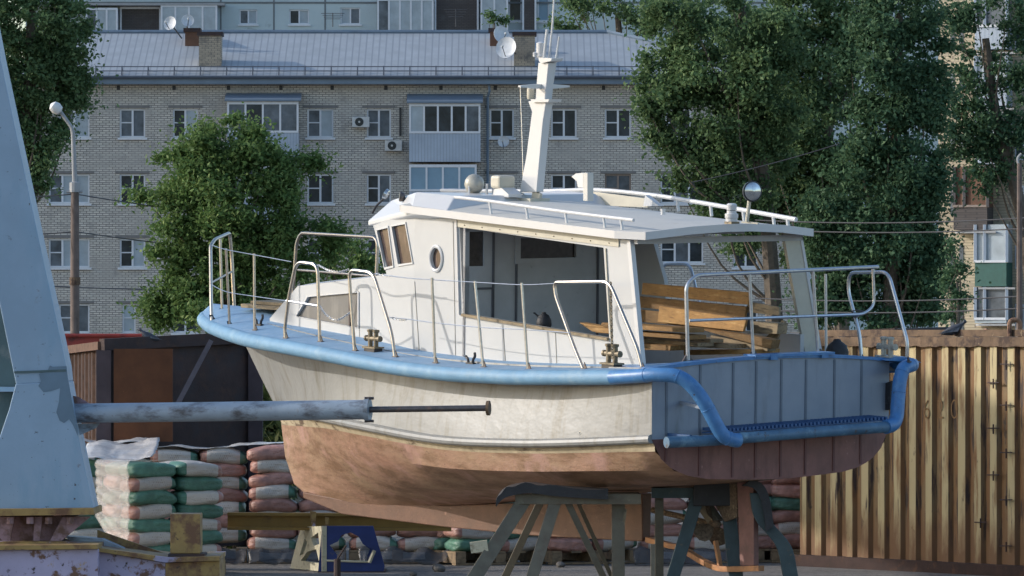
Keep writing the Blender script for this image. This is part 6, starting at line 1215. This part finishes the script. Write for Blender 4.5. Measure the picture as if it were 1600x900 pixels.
for k in range(4):
    an = 2 * math.pi * k / 4 + .5; d = e1 * math.cos(an) + e2 * math.sin(an); t = e2 * math.cos(an) - e1 * math.sin(an); rings = []
    for r, wd, tw in ((.035, .03, 1.0), (.09, .075, .9), (.15, .10, .75), (.20, .085, .65), (.235, .04, .6)):
        c = hb + d * r; dr_ = (t * math.cos(tw) + ax * math.sin(tw)); nn = d.cross(dr_).normalized(); rings.append([c - dr_ * wd - nn * .002, c - nn * .007, c + dr_ * wd - nn * .002, c + nn * .007])
    MB().loft(rings).build('blade', M['prop'], pr_, smooth=True)
MB().prism([inv(1151, 745, v=.03), inv(1177, 745, v=.03), inv(1178, 884, v=.03), inv(1156, 884, v=.03)], (0, -.06, 0)).build('rudder', M['pinkpost'], bt, bevel=.006)
MB().prism([inv(1100, 750, v=.02), inv(1150, 750, v=.02), inv(1152, 808, v=.02), inv(1132, 815, v=.02), inv(1112, 780, v=.02)], (0, -.04, 0)).build('rudder_fin', M['prop'], bt)
bars = [(1012, 843), (1050, 853), (1064, 856), (1098, 877), (1125, 888), (1152, 889), (1190, 888)]; q = MB(); P3_ = smooth_path([inv(x, y, v=0) for x, y in bars], 3)
q.loft([[p + Vector((0, s1 * .035, s2 * .026)) for s1, s2 in ((1, 1), (-1, 1), (-1, -1), (1, -1))] for p in P3_]); q.build('rudder_skeg', M['orangeskeg'], bt, bevel=.006)
q = MB(); q.bar(inv(1118, 845, v=0), inv(1125, 884, v=0), .03, .04, up=(0, 1, 0)); q.build('skeg_brace', M['orangeskeg'], bt)

# ================================================================ LOOSE THINGS ABOARD
def plank(quad, v, lab, th=.028, depth=None, m_='plank', nm='wooden_plank'):
    vs = v if isinstance(v, (list, tuple)) else [v] * 4; P3_ = [BW(*inv(x, y, v=vv)) for (x, y), vv in zip(quad, vs)]
    if depth: d = -AP * depth
    else: d = -AP * th
    x = (P3_[1] - P3_[0]).normalized(); nn = (P3_[3] - P3_[0]); n_ = x.cross(nn).normalized(); y = n_.cross(x); c = P3_[0]
    rot = Matrix((x, y, n_)); loc = [rot @ (p - c) for p in P3_ + [p + d for p in P3_]]
    me = bpy.data.meshes.new(nm); me.from_pydata([tuple(p) for p in loc], [], [(0, 1, 2, 3), (7, 6, 5, 4), (0, 4, 5, 1), (1, 5, 6, 2), (2, 6, 7, 3), (3, 7, 4, 0)])
    bm = bmesh.new(); bm.from_mesh(me); bmesh.ops.recalc_face_normals(bm, faces=bm.faces); bm.to_mesh(me); bm.free(); me.materials.append(M[m_])
    o = bpy.data.objects.new(nm, me); COL.objects.link(o); mw = rot.transposed().to_4x4(); mw.translation = c; o.matrix_world = mw
    b = o.modifiers.new('bevel', 'BEVEL'); b.width = .003; b.segments = 1; return tag(o, lab, 'plank', 'planks piled in the open stern of the boat')
pk = plank
pk([(1004, 442), (1172, 457), (1169, 476), (1002, 460)], -.25, 'uppermost of the wide boards leaning in the stern of the boat')
pk([(1000, 463), (1166, 479), (1163, 497), (995, 480)], -.26, 'second wide leaning board from the top in the stern')
pk([(994, 483), (1164, 501), (1158, 519), (991, 502)], -.22, 'third wide leaning board from the top, mostly behind the bright orange one')
pk([(1030, 478), (1166, 499), (1161, 518), (1027, 503)], -.14, 'short bright orange board leaning in front of the wide boards')
pk([(1168, 471), (1217, 480), (1217, 493), (1166, 488)], -.3, 'grey board end sticking out to the right of the leaning boards', m_='plankold')
pk([(1176, 502), (1216, 505), (1214, 522), (1175, 521)], -.32, 'dark square board end right of the leaning boards', th=.12, m_='plankold')
pk([(1083, 512), (1170, 524), (1207, 531), (1204, 545)], -.05, 'long pale plank bending down to the right across the pile', th=.10)
pk([(940, 504), (1072, 513), (1072, 520), (938, 511)], .55, 'long plank end on top of the flat pile, by the hanging chain', depth=.22)
pk([(932, 514), (1078, 524), (1078, 531), (930, 520)], .5, 'plank second from the top of the flat pile', depth=.2)
pk([(1000, 520), (1110, 530), (1110, 536), (1000, 527)], .2, 'thin grey plank in the middle of the flat pile', depth=.16, m_='plankold')
pk([(985, 536), (1048, 540), (1047, 548), (984, 546)], .5, 'short bright plank end at the lower left of the flat pile', depth=.2)
pk([(990, 527), (1090, 536), (1090, 542), (990, 534)], .35, 'grey plank just above the short bright one in the flat pile', depth=.2, m_='plankold')
pk([(1060, 534), (1140, 538), (1140, 545), (1060, 541)], .1, 'worn plank in the lower middle of the flat pile', depth=.2, m_='plankold')
pk([(1068, 547), (1180, 546), (1180, 553), (1068, 555)], .0, 'lowest bright plank of the pile, just above the blue transom', depth=.3)
pk([(1110, 524), (1200, 541), (1199, 549), (1110, 533)], -.1, 'plank end under the long bending plank', th=.1, m_='plankold')
pk([(904, 504), (958, 513), (958, 522), (925, 518)], .75, 'plank end poking forward under the side opening of the cabin', depth=.1)
pk([(1195, 528), (1222, 500), (1226, 503), (1203, 552)], -.45, 'upright weathered board at the right end of the pile', m_='plankold')
pf = BW(*inv(1308, 548, v=-1.15)); q = MB(); q.lathe(pf - Vector((0, 0, .12)), (0, 0, 1), [(0, .06), (.04, .10), (.11, .11), (.17, .09), (.21, .04), (.23, .03), (.232, 0)], 16)
tag(q.build('boat_fender', M['black'], smooth=True), 'black round rubber fender on the far stern corner, between the rail posts', 'fender')
p0 = BW(*inv(850, 503, v=.80)); q = MB(); q.lathe(p0 - Vector((0, 0, .06)), (0, 0, 1), [(0, .06), (.03, .075), (.08, .07), (.12, .05), (.14, .02), (.15, .022), (.155, 0)], 14); q.tube([p0 + Vector((-.05, 0, .05)), p0 + Vector((-.09, 0, .085)), p0 + Vector((-.10, 0, .08))], .010, 6)
tag(q.build('kettle', M['black'], smooth=True), 'small black round pot standing on the sill of the large cabin side opening', 'pot')

# ================================================================ TRESTLES
ft = tag(empty('boat_trestle', (at(870, 0, 55.6).x, 55.6, 0)), 'front steel trestle with splayed tan legs and black rubber pad, under the hull', 'trestle', 'trestles carrying the boat'); YT = 55.6
def leg(par, p, q, wd, ht, m_, Y1=YT, Y2=None, up=(0, 1, 0), nm='leg'):
    a, b_ = at(*p, Y1), at(*q, Y2 or Y1); k = a.z / (a.z - b_.z) if q[1] > 890 else 1; b_ = a + (b_ - a) * k; return MB().bar(a, b_, wd, ht, up=up).build(nm, M[m_], par, bevel=.003)
leg(ft, (820, 780), (743, 900), .13, .06, 'trestle', YT - .35, YT - .75); leg(ft, (868, 783), (832, 900), .11, .10, 'trestle', YT - .35, YT - .6)
leg(ft, (886, 783), (942, 900), .06, .12, 'trestle', YT - .3, YT - .1); leg(ft, (902, 783), (955, 900), .04, .10, 'trestle', YT + .4, YT + .8); leg(ft, (966, 775), (966, 900), .12, .10, 'trestle', YT - .2, YT - .2); leg(ft, (845, 783), (790, 900), .07, .08, 'trestle', YT + .5, YT + .9)
MB().box((at(805, 0, YT).x, YT - .42, at(0, 786, YT).z), (at(1000, 0, YT).x, YT - .28, at(0, 770, YT).z)).build('top_beam', M['trestle'], ft, bevel=.004)
MB().box((at(830, 0, YT).x, YT + .4, at(0, 786, YT).z), (at(1000, 0, YT).x, YT + .52, at(0, 771, YT).z)).build('top_beam', M['trestle'], ft, bevel=.004)
MB().bar(at(895, 778, YT - .3), at(895, 778, YT + .42), .08, .08).build('cross_beam', M['trestle'], ft)
MB().bar(at(735, 856, YT - .62), at(762, 852, YT - .62), .10, .09, up=(0, 1, 0)).build('bracket', M['creampaint'], ft); MB().bar(at(975, 815, YT - .29), at(978, 795, YT - .29), .02, .02).build('pin', M['brass'], ft)
rb = MB(); pts = smooth_path([at(775, 787, YT - .4), at(784, 773, YT - .4), at(800, 764, YT - .4), at(830, 760, YT - .4), at(870, 765, YT - .4), at(950, 770, YT - .4)], 4)
rb.loft([[p + Vector((0, -.1, -.03 - .03 * min(1, i / 8))), p + Vector((0, .3, -.03)), p + Vector((0, .3, .035)), p + Vector((0, -.1, .03 + .012 * math.sin(i * 1.3)))] for i, p in enumerate(pts)]); rb.build('rubber_pad', M['black'], ft, smooth=True)
YR = 55.2
rt = tag(empty('boat_trestle', (at(1130, 0, YR).x, YR, 0)), 'rear steel trestle with a bent teal leg, behind the propeller under the stern', 'trestle', 'trestles carrying the boat')
leg(rt, (1092, 770), (1052, 900), .12, .09, 'tealsteel', YR + .4, YR + .3); leg(rt, (1030, 765), (1030, 900), .08, .08, 'trestle', YR + .6, YR + .6); leg(rt, (1135, 770), (1150, 900), .13, .1, 'tealsteel', YR + .5, YR + .4)
leg(rt, (1020, 850), (1020, 905), .04, .05, 'trestle', YR - .3, YR - .3)
q = MB(); pts = [at(1183, 770, YR), at(1188, 810, YR), at(1226, 852, YR), at(1238, 915, YR)]; e = pts[-1]; e2_ = e + (pts[-1] - pts[-2]) * (e.z / (pts[-2].z - e.z)); pts[-1] = Vector((e2_.x, e2_.y, 0))
P3_ = fillet(pts, .1, 4); q.loft([[p + Vector((-.07, -.06, 0)), p + Vector((.07, -.06, 0)), p + Vector((.07, .06, 0)), p + Vector((-.07, .06, 0))] for p in P3_]); q.build('leg', M['tealsteel'], rt, bevel=.006)
MB().box((at(1020, 0, YR).x, YR + .38, at(0, 780, YR).z), (at(1190, 0, YR).x, YR + .52, at(0, 764, YR).z)).build('top_beam', M['tealsteel'], rt)
MB().box((at(1085, 0, YR).x, YR + .3, at(0, 792, YR).z), (at(1165, 0, YR).x, YR + .36, at(0, 752, YR).z)).build('pad_block', M['black'], rt, bevel=.01)
rb = MB(); pts = smooth_path([at(1168, 754, YR - .02), at(1186, 758, YR - .02), at(1198, 780, YR - .02), at(1205, 825, YR - .02)], 4)
rb.loft([[p + Vector((-.05, -.1, -.03)), p + Vector((-.05, .16, -.03)), p + Vector((.02, .16, .02)), p + Vector((.02, -.1, .02))] for p in pts]); rb.build('rubber_pad', M['black'], rt, smooth=True)
